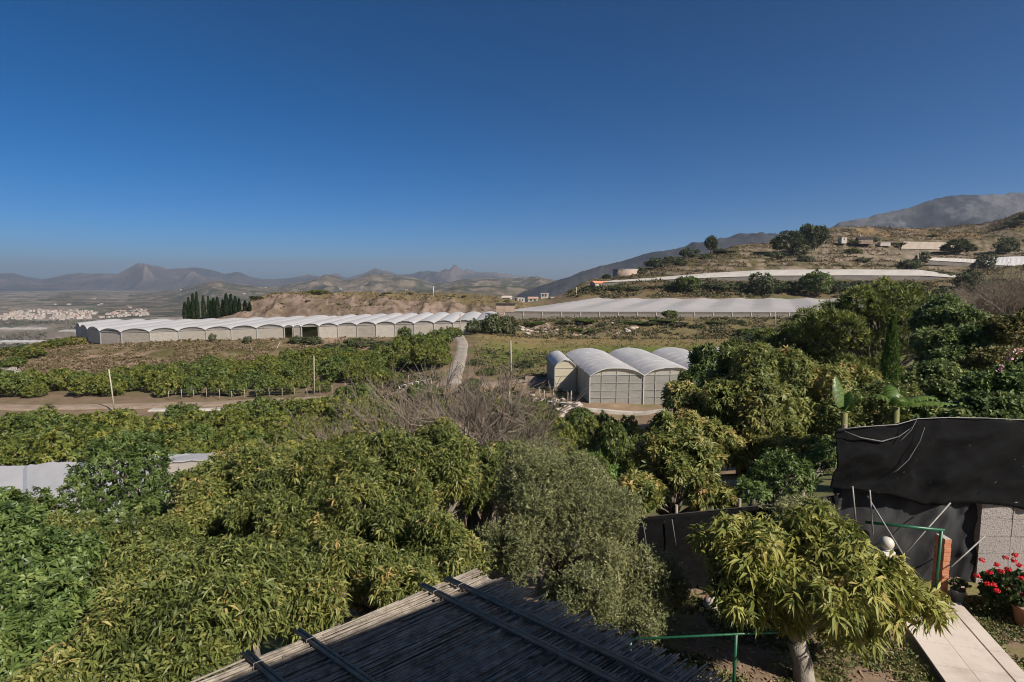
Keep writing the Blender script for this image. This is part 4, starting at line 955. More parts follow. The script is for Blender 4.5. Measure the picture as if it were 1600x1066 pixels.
# ---- bananas
def banana(label, base, fr, hstem):
    t = thing('banana_plant', label, 'plant', base)
    MB().tube([(0, 0, -.3), (0.03, 0, hstem*.5), (0, 0, hstem)], [.13, .11, .07], 10).build('stem', M['leaf_stem'], t)
    for az, L, W, rise, bend in fr:
        n = 22; V = []; T = []; Fq = []
        d = Vector((math.cos(az), math.sin(az), 0)); s_ = Vector((-d.y, d.x, 0))
        rows_ = []
        for i in range(n+1):
            u = i/n
            c = Vector((0, 0, hstem))+d*L*(u*math.cos(rise)+.0)+Vector((0, 0, 1))*L*(u*math.sin(rise)-bend*u*u)
            w = W*math.sin(math.pi*min(1, .08+u*.92))**.6*(0 if u < .12 else 1)+.012
            rows_.append((c, w))
        V = []
        for i in range(n):
            (c0, w0), (c1, w1) = rows_[i], rows_[i+1]
            tear = random.uniform(.55, .95) if random.random() < .75 else 1
            for sg in (1, -1):
                dr = random.uniform(.25, .6)
                b0 = len(V)
                e0 = c0+s_*sg*w0*.5-Vector((0, 0, w0*.5*dr)); e1 = c0.lerp(c1, tear)+s_*sg*w1*.5-Vector((0, 0, w1*.5*dr*random.uniform(.85, 1.15)))
                m0 = c0+s_*sg*w0*.25+Vector((0, 0, w0*.02)); m1 = c1+s_*sg*w1*.25+Vector((0, 0, w1*.02))
                V += [c0, c1, m1, m0, e1, e0]
                Fq += [(b0, b0+1, b0+2, b0+3), (b0+3, b0+2, b0+4, b0+5)]
        tint = np.repeat(np.random.default_rng(3).uniform(.2, .9, len(V)//6), 6)
        link('leaf', mesh_np('leaf', [tuple(v) for v in V], Fq, 4, M['leaf_banana'], {'tint': tint}), t)
    return t
M['leaf_stem'] = surf('leaf_stem', (.10, .12, .03), (.2, .17, .06), 4, .6)
b = place(1412, 14.5); banana('wide banana plant with leaves arching right over the black net', b, [(.05, 1.35, .30, .62, .42), (-.25, 1.45, .28, .38, .28), (2.6, .9, .32, .9, .5), (1.4, 1.2, .4, 1.1, .5), (4.2, 1.1, .42, 1.0, .6)], zz(636, 14.5)-b.z)
b = place(1330, 14); banana('narrow upright banana plant at the left corner of the black net', b, [(1.9, 1.1, .42, 1.25, .15), (5.3, 1.0, .4, 1.15, .45), (.6, .8, .35, 1.3, .3)], zz(645, 14)-b.z)
# ------------------------------------------------------------------ greenhouses
def arc(a, b, rise, n=10):
    a = Vector(a); b = Vector(b); out = []
    for i in range(n+1):
        u = i/n; p = a.lerp(b, u); p.z += rise*(1-(2*u-1)**2)**.8; out.append(p)
    return out
def vault(fa, fb, ba, bb, rise, th=.06, over=.25):
    """arched roof shell from the front line fa-fb to the back line ba-bb"""
    mb = MB(); f = arc(fa, fb, rise); k = arc(ba, bb, rise); n = len(f); m = 9
    dv = (Vector(fa)-Vector(ba)).normalized()*over
    rows_ = []
    for j in range(m+1):
        u = j/m
        r_ = [(f[i]+dv).lerp(k[i]-dv, u)+Vector((0, 0, random.uniform(-.05, .05))) for i in range(n)]
        rows_.append(r_)
    V = [p for r_ in rows_ for p in r_]; F_ = []
    for j in range(m):
        for i in range(n-1):
            F_.append((j*n+i, j*n+i+1, (j+1)*n+i+1, (j+1)*n+i))
    mb.add(V, F_, 0, True)
    V2 = [p-Vector((0, 0, th)) for p in rows_[0]]
    mb.add(list(rows_[0])+V2, [(i, i+1, n+i+1, n+i) for i in range(n-1)], 0, False)
    return mb
def panel(mb, a, b, c, d, th, m=0):
    a, b, c, d = map(Vector, (a, b, c, d)); nn = (b-a).cross(d-a).normalized()*th
    mb.add([a, b, c, d, a-nn, b-nn, c-nn, d-nn], [(0, 1, 2, 3), (7, 6, 5, 4), (0, 4, 5, 1), (1, 5, 6, 2), (2, 6, 7, 3), (3, 7, 4, 0)], m)
def long_greenhouse():
    px_pts = [(117, 176), (124, 168), (135, 160.5), (154, 154), (187, 150.5), (232, 150), (277, 150), (320, 150), (360, 150), (400, 150), (443, 150), (458, 150), (470, 150), (498, 150), (527, 150), (557, 150), (587, 150), (617, 150), (647, 150), (678, 150), (708, 150), (740, 150), (772, 150)]
    def eave(px): return np.interp(px, [110, 200, 300, 430, 560, 700, 780], [zz(520, 150), zz(519.5, 150), zz(516, 150), zz(511.5, 150), zz(507.5, 150), zz(504.5, 150), zz(503, 150)])
    def basez(px): return np.interp(px, [110, 200, 430, 560, 780], [-11.6, -10.8, -9.8, -9.4, -8.9])
    t = thing('greenhouse', 'long white plastic greenhouse with a row of about twenty arched bays on the left', 'greenhouse', (-50, 150, -10))
    o = Vector((-50, 150, -10))
    fl = MB()
    for i in range(len(px_pts)-1):
        (p0, y0), (p1, y1) = px_pts[i], px_pts[i+1]
        x0 = (p0-800)/F*y0; x1 = (p1-800)/F*y1
        e0, e1 = eave(p0), eave(p1); b0, b1 = basez(p0), basez(p1)
        door = 443 <= p0 < 500
        rise = min(np.interp(p0, [120, 780], [.98, .7]), .17*math.hypot(x1-x0, y1-y0)+.1)
        a = Vector((x0, y0, e0))-o; b = Vector((x1, y1, e1))-o
        back0 = Vector((x0, 188, e0+.1))-o; back1 = Vector((x1, 188, e1+.1))-o
        rise *= random.uniform(.9, 1.08)
        if door: rise *= .9
        vault(a, b, back0, back1, rise, over=.3).build('roof_vault', M['film'], t)
        # gable
        ar = arc(a, b, rise-.08)
        mb = MB(); mb.add([a]+ar[1:-1]+[b], [tuple(range(len(ar)))], 0)
        mb.build('gable_vent', M[random.choice(['gablenet', 'gablenet_b'])], t)
        wb0 = Vector((x0, y0, b0))-o; wb1 = Vector((x1, y1, b1))-o
        mb = MB(); inn = Vector((0, .03, 0))
        if door and i in (10, 12):
            mb.beam(a.lerp(wb0, .05), a.lerp(wb0, .95), .5, .1); mb.beam(b.lerp(wb1, .05)-Vector((.3, 0, 0)), b.lerp(wb1, .95)-Vector((.3, 0, 0)), .5, .1)
        else:
            n = 4
            for q in range(n):
                panel(mb, wb0.lerp(wb1, q/n), wb0.lerp(wb1, (q+1)/n), a.lerp(b, (q+1)/n)-Vector((0, 0, .05)), a.lerp(b, q/n)-Vector((0, 0, .05)), .03)
        mb.build('wall_panel', M[random.choice(['wallnet', 'wallnet_b', 'wallnet_c'])], t)
        mb = MB(); mb.beam(wb0-Vector((0, .08, .2)), a-Vector((0, .08, 0)), .13, .13); 
        mb.build('post', M['galv'], t)
        gm = MB()
        gm.beam(a-Vector((0, .09, .02)), b-Vector((0, .09, .02)), .08, .1)
        gm.build('gutter', M['film_new'], t)
        # crop rows inside
        cm = MB()
        for q in range(5):
            yq = y0+3+q*6
            if yq < 184: cm.box(Vector(((x0+x1)/2, yq, (b0+b1)/2+.9))-o, (abs(x1-x0)*.8, 1.2, 1.8))
        if not door: cm.build('crop_row', M['crop'], t)
    # end and back walls
    mb = MB()
    p, y = px_pts[0]; x = (p-800)/F*y
    panel(mb, Vector((x, 188, -12))-o, Vector((x, y, -12))-o, Vector((x, y, eave(p)))-o, Vector((x, 188, eave(p)+.3))-o, .04)
    p, y = px_pts[-1]; x = (p-800)/F*y
    panel(mb, Vector((x, y, -9.2))-o, Vector((x, 188, -9.2))-o, Vector((x, 188, eave(p)+.3))-o, Vector((x, y, eave(p)))-o, .04)
    mb.build('end_wall', M['wallnet'], t)
    mb = MB(); xa = (117-800)/F*176; xb = (772-800)/F*150
    panel(mb, Vector((xb, 188.1, -9))-o, Vector((xa, 188.1, -12))-o, Vector((xa, 188.1, eave(117)+.3))-o, Vector((xb, 188.1, eave(772)+.3))-o, .04)
    mb.build('back_wall', M['wallnet'], t)
M['crop'] = surf('crop', (.05, .075, .02), (.12, .14, .05), .8, .9)
long_greenhouse()

def tunnels():
    o = Vector((9.07, 65.5, -8.3)); fx = Vector((1, .07, 0)).normalized(); fy = Vector((-.07, 1, 0)).normalized()
    def q(u, v, z): return Vector((0, 0, 0))+fx*u+fy*v+Vector((0, 0, z))
    t = thing('greenhouse', 'white arched plastic tunnels joined side by side in the middle, film over metal hoops', 'greenhouse', o)
    W = 6.4; D = 17.5; e = 3.3; rise = .95
    for k in range(4):
        u0, u1 = k*W, (k+1)*W; off = 0
        a, b = q(u0, off, e), q(u1, off, e); c, d = q(u0, D, e+.1), q(u1, D, e+.1)
        mb = vault(a, b, c, d, rise, .1, .35); mb.build('roof_vault', M['film_new'], t)
        for h_ in range(1, 8):
            hp = [p+fy*(D*h_/8)+Vector((0, 0, .05)) for p in arc(a, b, rise)]
            MB().tube(hp, .025, 5).build('hoop', M['film_new'], t)
        ar = arc(q(u0, 0, e), q(u1, 0, e), rise-.1)
        mb = MB(); mb.add(ar, [tuple(range(len(ar)))]); mb.build('gable', M['wallfilm'], t)
        mb = MB()
        for (x0, x1) in ((0, .22), (.22, .5), (.5, .74), (.74, 1)):
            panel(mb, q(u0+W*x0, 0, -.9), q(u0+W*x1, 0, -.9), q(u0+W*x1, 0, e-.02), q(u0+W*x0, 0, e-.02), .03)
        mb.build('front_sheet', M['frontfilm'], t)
        mb = MB()
        for x0 in (.22, .5, .74): mb.beam(q(u0+W*x0, -.06, -.9), q(u0+W*x0, -.06, e+(rise*.75)), .045, .045)
        for zz_ in (.6, 1.45, 2.35, e): mb.beam(q(u0+.06, -.05, zz_), q(u1-.06, -.05, zz_), .035, .035 if zz_ < e else .1)
        mb.build('frame', M['galv'], t)
        mb = MB(); mb.beam(q(u0, -.08, -1.1), q(u0, -.08, e), .11, .11); mb.build('post', M['film_new'], t)
        mb = MB()
        for r_ in range(4): mb.box(q(u0+W/2, 2+r_*4, .7), (4.6, 1.3, 1.6))
        mb.build('crop_row', M['crop'], t)
        mb = MB(); panel(mb, q(u1, D, -.9), q(u0, D, -.9), q(u0, D, e), q(u1, D, e), .03)
        ar = arc(q(u0, D, e+.1), q(u1, D, e+.1), rise-.1); mb.add(ar, [tuple(range(len(ar)))]); mb.build('back_sheet', M['wallfilm'], t)
    mb = MB()
    for k in range(6):
        panel(mb, q(0, D*(k+1)/6, -.4), q(0, D*k/6, -.4), q(0, D*k/6, e), q(0, D*(k+1)/6, e), .04)
    mb.build('side_wall', M['wallfilm'], t)
    mb = MB()
    for k in range(1, 6): mb.beam(q(-.08, D*k/6, -.4), q(-.08, D*k/6, e), .07, .07)
    for z in (.7, 1.6, 2.5): mb.beam(q(-.08, 0, z), q(-.08, D, z), .03, .03)
    mb.build('side_frame', M['galv'], t)
    # annex
    o2 = Vector((5.55, 73, -8.25))
    t = thing('tunnel_shed', 'small narrow arched shed of cream plastic left of the big white tunnels', 'shed', o2)
    W2 = 2.75; D2 = 9; e2 = 3.1
    a, b, c, d = Vector((0, 0, e2)), Vector((W2, .2, e2)), Vector((-.5, D2, e2)), Vector((W2-.5, D2+.2, e2))
    vault(a, b, c, d, .95, .08, .2).build('roof_vault', M['film_new'], t)
    mb = MB(); ar = arc(a, b, .88); mb.add(ar, [tuple(range(len(ar)))]); panel(mb, (0, 0, -.5), (W2, .2, -.5), b, a, .03); mb.build('front_sheet', M['creamfilm'], t)
    mb = MB(); panel(mb, (-.5, D2, -.5), (0, 0, -.5), a, c, .03); panel(mb, (W2, .2, -.5), (W2-.5, D2+.2, -.5), d, b, .03); mb.build('side_wall', M['frontfilm'], t)
    mb = MB(); panel(mb, (W2-.5, D2+.2, -.5), (-.5, D2, -.5), c, d, .03); mb.build('back_sheet', M['creamfilm'], t)
    mb = MB()
    for x in (0, W2): mb.beam((x, -.05+.07*x, -.5), (x, -.05+.07*x, e2), .08, .08)
    for z in (.9, 1.9, 2.9): mb.beam((0, -.06, z), (W2, .14, z), .03, .03)
    mb.build('frame', M['galv'], t)
M['creamfilm'] = sheet('creamfilm', (.66, .59, .44), .35, .04, .5, .08, 1)
tunnels()

def flat_greenhouse():
    Y0, Y1 = 180.0, 247.0
    x0f, x1f = (788-800)/F*Y0, (1560-800)/F*Y0
    x0b, x1b = (925-800)/F*Y1, (1560-800)/F*Y1*.93
    o = Vector((60, 180, -6))
    t = thing('greenhouse', 'wide flat topped plastic greenhouse below the hill with faint tent ridges', 'greenhouse', o)
    nx, ny = 150, 30
    V = []
    for j in range(ny+1):
        v = j/ny
        for i in range(nx+1):
            u = i/nx
            x = (x0f+(x1f-x0f)*u)*(1-v)+(x0b+(x1b-x0b)*u)*v; y = Y0+(Y1-Y0)*v
            zf = np.interp(u, [0, .1, 1], [zz(486, Y0), zz(487, Y0), zz(488.5, Y0)]); zb = zz(468, Y1)
            rdg = abs(((x-v*30)/15.0) % 1-.5)*2
            z = zf*(1-v)+zb*v+(1-rdg)*.7*min(1, v*3)+.1*math.sin(x*1.1+y*.3)*min(1, v*4)
            V.append((x-o.x, y-o.y, z-o.z))
    Fq = [(j*(nx+1)+i, j*(nx+1)+i+1, (j+1)*(nx+1)+i+1, (j+1)*(nx+1)+i) for j in range(ny) for i in range(nx)]
    link('roof_sheet', mesh_np('roof_sheet', V, Fq, 4, M['film_old2'], smooth=False), t)
    n = 26
    for k in range(n):
        u0, u1 = k/n, (k+1)/n
        xa, xb = x0f+(x1f-x0f)*u0, x0f+(x1f-x0f)*u1
        za = V[int(u0*nx)][2]; zb = V[int(u1*nx)][2]
        mb = MB(); panel(mb, (xa-o.x, 0, -.9), (xb-o.x, 0, -.9), (xb-o.x, 0, zb-.75), (xa-o.x, 0, za-.75), .04)
        mb.build('wall_panel', M['wallnet2'], t)
        mb = MB(); panel(mb, (xa-o.x, .05, za-.78), (xb-o.x, .05, zb-.78), (xb-o.x, -.12, zb-.03), (xa-o.x, -.12, za-.03), .04)
        mb.build('roof_skirt', M['gablenet'], t)
        mb = MB(); mb.tube([(xa-o.x, -.14, -1), (xa-o.x, -.14, za-.1)], .055, 6); mb.build('post', M['galv'], t)
    mb = MB()
    panel(mb, (x0b-o.x, Y1-o.y, 0), (x0f-o.x, 0, -.9), (x0f-o.x, 0, V[0][2]-.05), (x0b-o.x, Y1-o.y, V[ny*(nx+1)][2]-.05), .04)
    panel(mb, (x1f-o.x, 0, -.9), (x1b-o.x, Y1-o.y, 0), (x1b-o.x, Y1-o.y, V[-1][2]-.05), (x1f-o.x, 0, V[nx][2]-.05), .04)
    panel(mb, (x1b-o.x, Y1-o.y, 0), (x0b-o.x, Y1-o.y, 0), (x0b-o.x, Y1-o.y, V[ny*(nx+1)][2]-.05), (x1b-o.x, Y1-o.y, V[-1][2]-.05), .04)
    mb.build('end_wall', M['wallnet2'], t)
M['film_old2'] = sheet('film_old2', (.47, .44, .42), .22, 0, .55, .10, .09, (1, .6, 1))
flat_greenhouse()

def strip_house(label, front, back, hwall, mat='film_old', skip_wall=False):
    """front/back: lists of (px,py,Y) of the roof edges"""
    f = [P(*a) for a in front]; b = [P(*a) for a in back]
    o = f[0].copy(); o.z -= hwall
    t = thing('greenhouse', label, 'greenhouse', o)
    n = 60
    def samp(l, u):
        s = u*(len(l)-1); i = min(int(s), len(l)-2); return l[i].lerp(l[i+1], s-i)
    mb = MB(); V = []
    for i in range(n+1):
        a, c = samp(f, i/n), samp(b, i/n)
        w = Vector((0, 0, .12*math.sin(i*1.7)))
        V += [a-o-Vector((0, 0, .12)), a-o, a.lerp(c, .5)-o+w+Vector((0, 0, .25)), c-o]
    mb.add(V, [(4*i+k, 4*i+4+k, 4*i+5+k, 4*i+1+k) for i in range(n) for k in range(3)])
    mb.build('roof_sheet', M[mat], t)
    mb = MB(); pm = MB()
    for i in range(n):
        a, c = samp(f, i/n)-o, samp(f, (i+1)/n)-o
        panel(mb, a+Vector((0, .3, -hwall-.8)), c+Vector((0, .3, -hwall-.8)), c+Vector((0, .3, -.14)), a+Vector((0, .3, -.14)), .05)
        if i % 3 == 0: pm.beam(a+Vector((0, .15, -hwall-.6)), a+Vector((0, .15, -.12)), .09, .09)
    mb.build('front_net', M['wallnet_dark'], t)
    mb = MB()
    for s_ in (0, 1):
        a, c = samp(f, s_)-o, samp(b, s_)-o
        panel(mb, a+Vector((0, .3, -hwall-.8)), c+Vector((0, 0, -hwall)), c-Vector((0, 0, .1)), a+Vector((0, .3, -.1)), .05)
    mb.build('end_net', M['wallnet_dark'], t)
M['wallnet_dark'] = sheet('wallnet_dark', (.20, .175, .15), .2, .1, .7, .25, .3)
strip_house('narrow pale greenhouse strip stretching along the foot of the hill', [(942, 441, 286), (1000, 438.5, 287), (1100, 434, 288), (1200, 430.5, 289), (1330, 430, 290), (1440, 430.5, 290), (1503, 434, 289)],
            [(965, 438, 296), (1020, 434, 297), (1110, 426.5, 300), (1205, 421.5, 302), (1330, 421, 303), (1435, 421.5, 303), (1490, 429, 298)], 2.3, 'film_strip')
strip_house('beige greenhouse strip highest on the hill behind the wide pine', [(1408, 388.5, 392), (1480, 390, 394), (1560, 393, 396), (1640, 394, 398)], [(1412, 377.5, 404), (1480, 379, 405), (1560, 383, 406), (1640, 383, 408)], 1.2, 'film_beige')
strip_house('white greenhouse strip on the hill below the beige one', [(1451, 406.5, 338), (1512, 410, 339), (1530, 411, 340)], [(1460, 402.5, 345), (1512, 404.5, 346), (1530, 405, 347)], 1.8, 'film_strip')
strip_house('white greenhouse strip partly hidden by leafless branches on the right', [(1525, 413, 330), (1580, 415, 331), (1650, 417, 332)], [(1530, 404, 342), (1580, 401, 343), (1650, 400, 344)], 1.8, 'film')

strip_house('beige greenhouse strip at the right edge under the skyline', [(1562, 386, 400), (1650, 388, 402)], [(1572, 381, 412), (1650, 380, 414)], 1.2, 'film_beige')

def roof_left():
    """white plastic roof below the trees at the left"""
    o = Vector((-22, 28, -8))
    t = thing('greenhouse', 'white plastic roofed greenhouse half hidden by the trees at lower left', 'greenhouse', o)
    A, B_ = P(-140, 742, 30)-o, P(300, 711, 31)-o
    Cc, D_ = P(-160, 850, 20.5)-o, P(330, 808, 21.5)-o
    n = 5
    for k in range(n):
        a = Cc.lerp(D_, k/n); b = Cc.lerp(D_, (k+1)/n); c = A.lerp(B_, k/n); d = A.lerp(B_, (k+1)/n)
        vault(a, b, c, d, .12, .05, .1).build('roof_vault', M['film'], t)
        mb = MB(); mb.beam(a-Vector((0, 0, 3.2)), a-Vector((0, 0, .02)), .1, .1); mb.build('post', M['galv'], t)
    mb = MB()
    for k in range(n+1):
        mb.beam(Cc.lerp(D_, k/n)-Vector((0, 0, .0)), A.lerp(B_, k/n)-Vector((0, 0, .0)), .16, .1)
    mb.build('gutter', M['galv'], t)
    mb = MB(); dn = Vector((0, 0, -3))
    panel(mb, D_+dn, B_+dn, B_, D_, .04); panel(mb, A+dn, Cc+dn, Cc, A, .04); panel(mb, Cc+dn, D_+dn, D_, Cc, .04); panel(mb, B_+dn, A+dn, A, B_, .04)
    mb.build('side_wall', M['wallnet'], t)
    o = Vector((-22, 28, -8)); o = P(340, 715, 33); o.z -= 3
    t = thing('greenhouse', 'end of a second white plastic roof peeping over the yellow green tree', 'greenhouse', o)
    a, b, c, d = [P(*q)-o for q in ((258, 723, 27), (395, 716, 27), (258, 713, 32), (385, 707, 32))]
    vault(a, b, c, d, .08, .05, .1).build('roof_vault', M['film'], t)
    mb = MB(); dn = Vector((0, 0, -3)); panel(mb, a+dn, b+dn, b, a, .04); panel(mb, d+dn, c+dn, c, d, .04); panel(mb, b+dn, d+dn, d, b, .04); panel(mb, c+dn, a+dn, a, c, .04)
    mb.build('side_wall', M['wallnet'], t)
roof_left()

# ------------------------------------------------------------------ poles, posts, wire fence
def pole(label, pb, pt, Y, r, mat='pale_wood', cat='pole', Yt=None, name='pole', arm=0):
    b = P(*pb, Y); top = P(*pt, Yt or Y)
    t = thing(name, label, cat, b)
    MB().tube([(0, 0, -.6) if abs((top-b).x) < 1 else (0, 0, 0), (top-b)*.5, top-b], [r, r*.9, r*.75], 8).build('shaft', M[mat], t)
    if arm: MB().beam((top-b)+Vector((-arm, 0, -.3)), (top-b)+Vector((arm, 0, -.3)), .08, .08).build('crossarm', M[mat], t)
    return t
pole('pale wooden pole leaning beside the dirt road on the left', (178.5, 637), (170, 577), 77.5, .10)
pole('straight grey wooden pole standing among the orchard trees in the middle', (491, 614), (490.5, 556), 86, .09)
pole('tall thin wooden pole beside the tunnel shed', (799, 592), (798, 532), 80, .10)
pole('short reddish post below the tunnel shed pole', (796.5, 648), (796, 602), 62, .09)
pole('dark pole at the top of the concrete road', (719.5, 530), (719, 489), 147, .16, 'pole_wood')
pole('pale pole on the bank right of the flat greenhouse middle', (1212, 516), (1211.5, 487), 160, .13)
pole('mast beside the white houses behind the flat greenhouse', (901, 470), (900.5, 449), 262, .2)
pole('far mast with a crossarm on the rocky bank', (677, 469), (677, 447), 222, .16, 'galv', arm=.8)
pole('white post standing on the stony slope of the hill', (1434.5, 412), (1434, 397), 345, .28, 'whitewash')
pole('pole in front of the dark shed on the hill crest', (1345, 378), (1344.8, 366), 400, .3, 'galv')
pole('pale pole lying slanted against the bank below the long greenhouse', (421, 566), (438, 534), 134, .12, Yt=141)
# wire fence with posts along the dirt road
t = thing('wire_fence', 'thin wire fence with small posts along the upper edge of the dirt road', 'fence', place(400, 85.5))
o = Vector(t.location); prev = None; wires = MB()
for i in range(24):
    px = 255+i*20; b = place(px, 85.2+.6*math.sin(i))-o
    top = b+Vector((random.uniform(-.1, .1), 0, random.uniform(1.3, 1.7)))
    MB().tube([b-Vector((0, 0, .3)), top], .055, 6).build('post', M['pole_wood'], t)
    if prev:
        for f in (.35, .65, .95): wires.tube([prev[0].lerp(prev[1], f), b.lerp(top, f)], .012, 3, cap=False)
    prev = (b, top)
wires.build('wires', M['wire'], t)
t = thing('wire_fence', 'pale rail fence below the dark shrub at the foot of the concrete road', 'fence', place(650, 80)); o = Vector(t.location); prev = None
for i in range(6):
    b = place(622+i*10, 80)-o; top = b+Vector((0, 0, 1.3)); MB().tube([b, top], .06, 6).build('post', M['galv'], t)
    if prev: MB().tube([prev, top], .05, 5).build('rail', M['galv'], t)
    prev = top

# ------------------------------------------------------------------ stones, stakes and ledge by the tunnels
rng = np.random.default_rng(5)
def rock_mesh(seed):
    r_ = np.random.default_rng(seed); import bmesh
    bm = bmesh.new(); bmesh.ops.create_icosphere(bm, subdivisions=2, radius=1)
    for v in bm.verts:
        n = v.co.copy(); v.co *= .8+.5*float(vnoise(np.array([n.x*1.7+seed]), np.array([n.y*1.7+n.z*1.3]), seed)[0]); v.co.z *= .6
    me = bpy.data.meshes.new('rock'); bm.to_mesh(me); bm.free(); me.materials.append(M['rock']); return me
RM = [rock_mesh(i) for i in range(4)]
k = 0
for i in range(34):
    px = rng.uniform(835, 905) if i < 20 else rng.uniform(770, 900); Y = rng.uniform(59, 66) if i < 20 else rng.uniform(56, 70)
    b = place(px, Y, .1); o_ = link('stone', RM[i % 4], None, b); s_ = rng.uniform(.2, .65); o_.scale = (s_*1.3, s_, s_); o_.rotation_euler.z = rng.uniform(0, 6)
    tag(o_, 'grey pink stone in the rubble heap in front of the tunnel shed', 'stone', 'stones of the rubble heap by the tunnel shed')
for i in range(46):
    px = rng.uniform(765, 885) if i < 34 else rng.uniform(900, 1000); Y = rng.uniform(150, 168)
    b = place(px, Y, .1); o_ = link('boulder', RM[i % 4], None, b); s_ = rng.uniform(.3, .9); o_.scale = (s_*1.3, s_, s_); o_.rotation_euler.z = rng.uniform(0, 6)
    tag(o_, 'pale pinkish boulder on the bank below the left end of the flat greenhouse', 'boulder', 'boulders on the bank below the flat greenhouse')
for i, (px, h) in enumerate(((845, 1.7), (852, 1.3), (866, 1.5), (888, 1.2), (893, 1.4))):
    b = place(px, 66); o_ = MB().tube([(0, 0, -.3), (.05*(i-2), 0, h)], [.07, .05], 6).build('wooden_stake', M['pale_wood'], None, b)
    tag(o_, f'{ORD[i]} upright wooden stake from the left in front of the tunnel shed', 'stake')
o_ = MB().beam((0, 0, 0), (4.2, -3.4, .35), .5, .12).build('plank', M['concrete'], None, place(843, 64, .5)); tag(o_, 'pale plank lying on the rubble in front of the shed', 'plank')
o_ = MB().box((0, 0, 0), (1.6, .08, 1.0)).build('pallet_board', M['pole_wood'], None, place(830, 78, .6)); tag(o_, 'weathered board standing beside the tunnel shed', 'board')
mb = MB()
for i in range(16):
    a = place(893+i*11, 61.6-.05*i); b = place(904+i*11, 61.6-.05*(i+1)); mb.beam(a+Vector((0, 0, -.15)), b+Vector((0, 0, -.15)), .7, .9)
o_ = mb.build('retaining_ledge', M['concrete']); tag(o_, 'pale concrete ledge at the foot of the white tunnels', 'ledge')

# ------------------------------------------------------------------ hill buildings and far town
def small_house(label, px, pyb, Y, w, d, h, roof='flat_roof', gable=.0, rz=0, wall='plaster', group=None, name='house', wins=2):
    b = P(px, pyb, Y)
    t = thing(name, label, 'house' if name == 'house' else name.replace('_', ' '), b, group, rz)
    MB().box((0, 0, h/2-.8), (w, d, h+1.6)).build('wall', M[wall], t)
    mb = MB()
    if gable:
        e = .3
        mb.add([(-w/2-e, -d/2-e, h), (w/2+e, -d/2-e, h), (w/2+e, d/2+e, h), (-w/2-e, d/2+e, h), (-w/2-e, 0, h+gable), (w/2+e, 0, h+gable)], [(0, 1, 5, 4), (2, 3, 4, 5), (0, 4, 3), (1, 2, 5), (3, 2, 1, 0)])
    else: mb.box((0, 0, h+.15), (w+.3, d+.3, .3))
    mb.build('roof', M[roof], t)
    for i in range(wins):
        MB().box(((i-(wins-1)/2)*w/max(wins, 1)*.8, -d/2-.03, h*.55), (.9, .12, 1.1)).build('window', M['window'], t)
    return t
small_house('house with an orange tiled roof left of the narrow strip', 938, 449, 292, 8.5, 7, 2.0, 'orange_roof', 1.2, .25)
for i, (px, py, w, h, l) in enumerate(((792, 470, 7, 2.4, 'leftmost low white house behind the flat greenhouse'), (812, 472, 6, 2.8, 'white house with flat roof second from the left behind the flat greenhouse'), (833, 471, 8, 2.2, 'wide low cream building behind the left of the flat greenhouse'), (866, 471, 7, 3.0, 'white house with a flat roof left of the mast'), (883, 471, 8, 3.4, 'largest white house just left of the mast'), (851, 464, 6, 2.5, 'small brownish house up behind the white ones'))):
    small_house(l, px, py, 285+i*3, w*.6, 5, h*.65, 'flat_roof' if i != 2 else 'tile_roof', 0 if i % 2 else .9, rng.uniform(-.3, .3))
b = P(979, 433, 340)
t = thing('water_tank', 'round concrete water tank on the left shoulder of the hill', 'water tank', b)
MB().lathe([(8, -2), (8, 4.6), (7.6, 4.6), (7.6, 3.8), (0, 3.8)], n=40).build('wall', M['tank'] if 'tank' in M else M['soil'], t)
MB().lathe([(8.12, 4.2), (8.12, 4.62), (7.7, 4.62)], n=40).build('rim', M['concrete'], t)
small_house('dark roofed shed in a hollow on the hill crest', 1350, 378, 398, 9, 6, 1.7, 'dark', 1.6, -.2, 'soil', name='shed', wins=0)
small_house('tiny white hut on the hill left of the dark shed', 1316, 377, 399, 4, 3.5, 2.2, 'plaster', 0, .2, name='hut', wins=1)
small_house('low pale wall like shed right of the dark shed on the hill', 1382, 381, 398, 7, 2.5, .9, 'plaster', 0, 0, name='shed', wins=0)
o_ = MB().box((0, 0, .9), (5.5, 4, 2.2)).build('wall', M['soil']); o_.name = 'storage_hut'; o_.location = P(790, 486, 172); tag(o_, 'dark brown flat hut at the right end of the long greenhouse roof', 'hut')
MB().box((0, 0, 2.12), (6, 4.6, .22)).build('roof', M['dark'], o_)

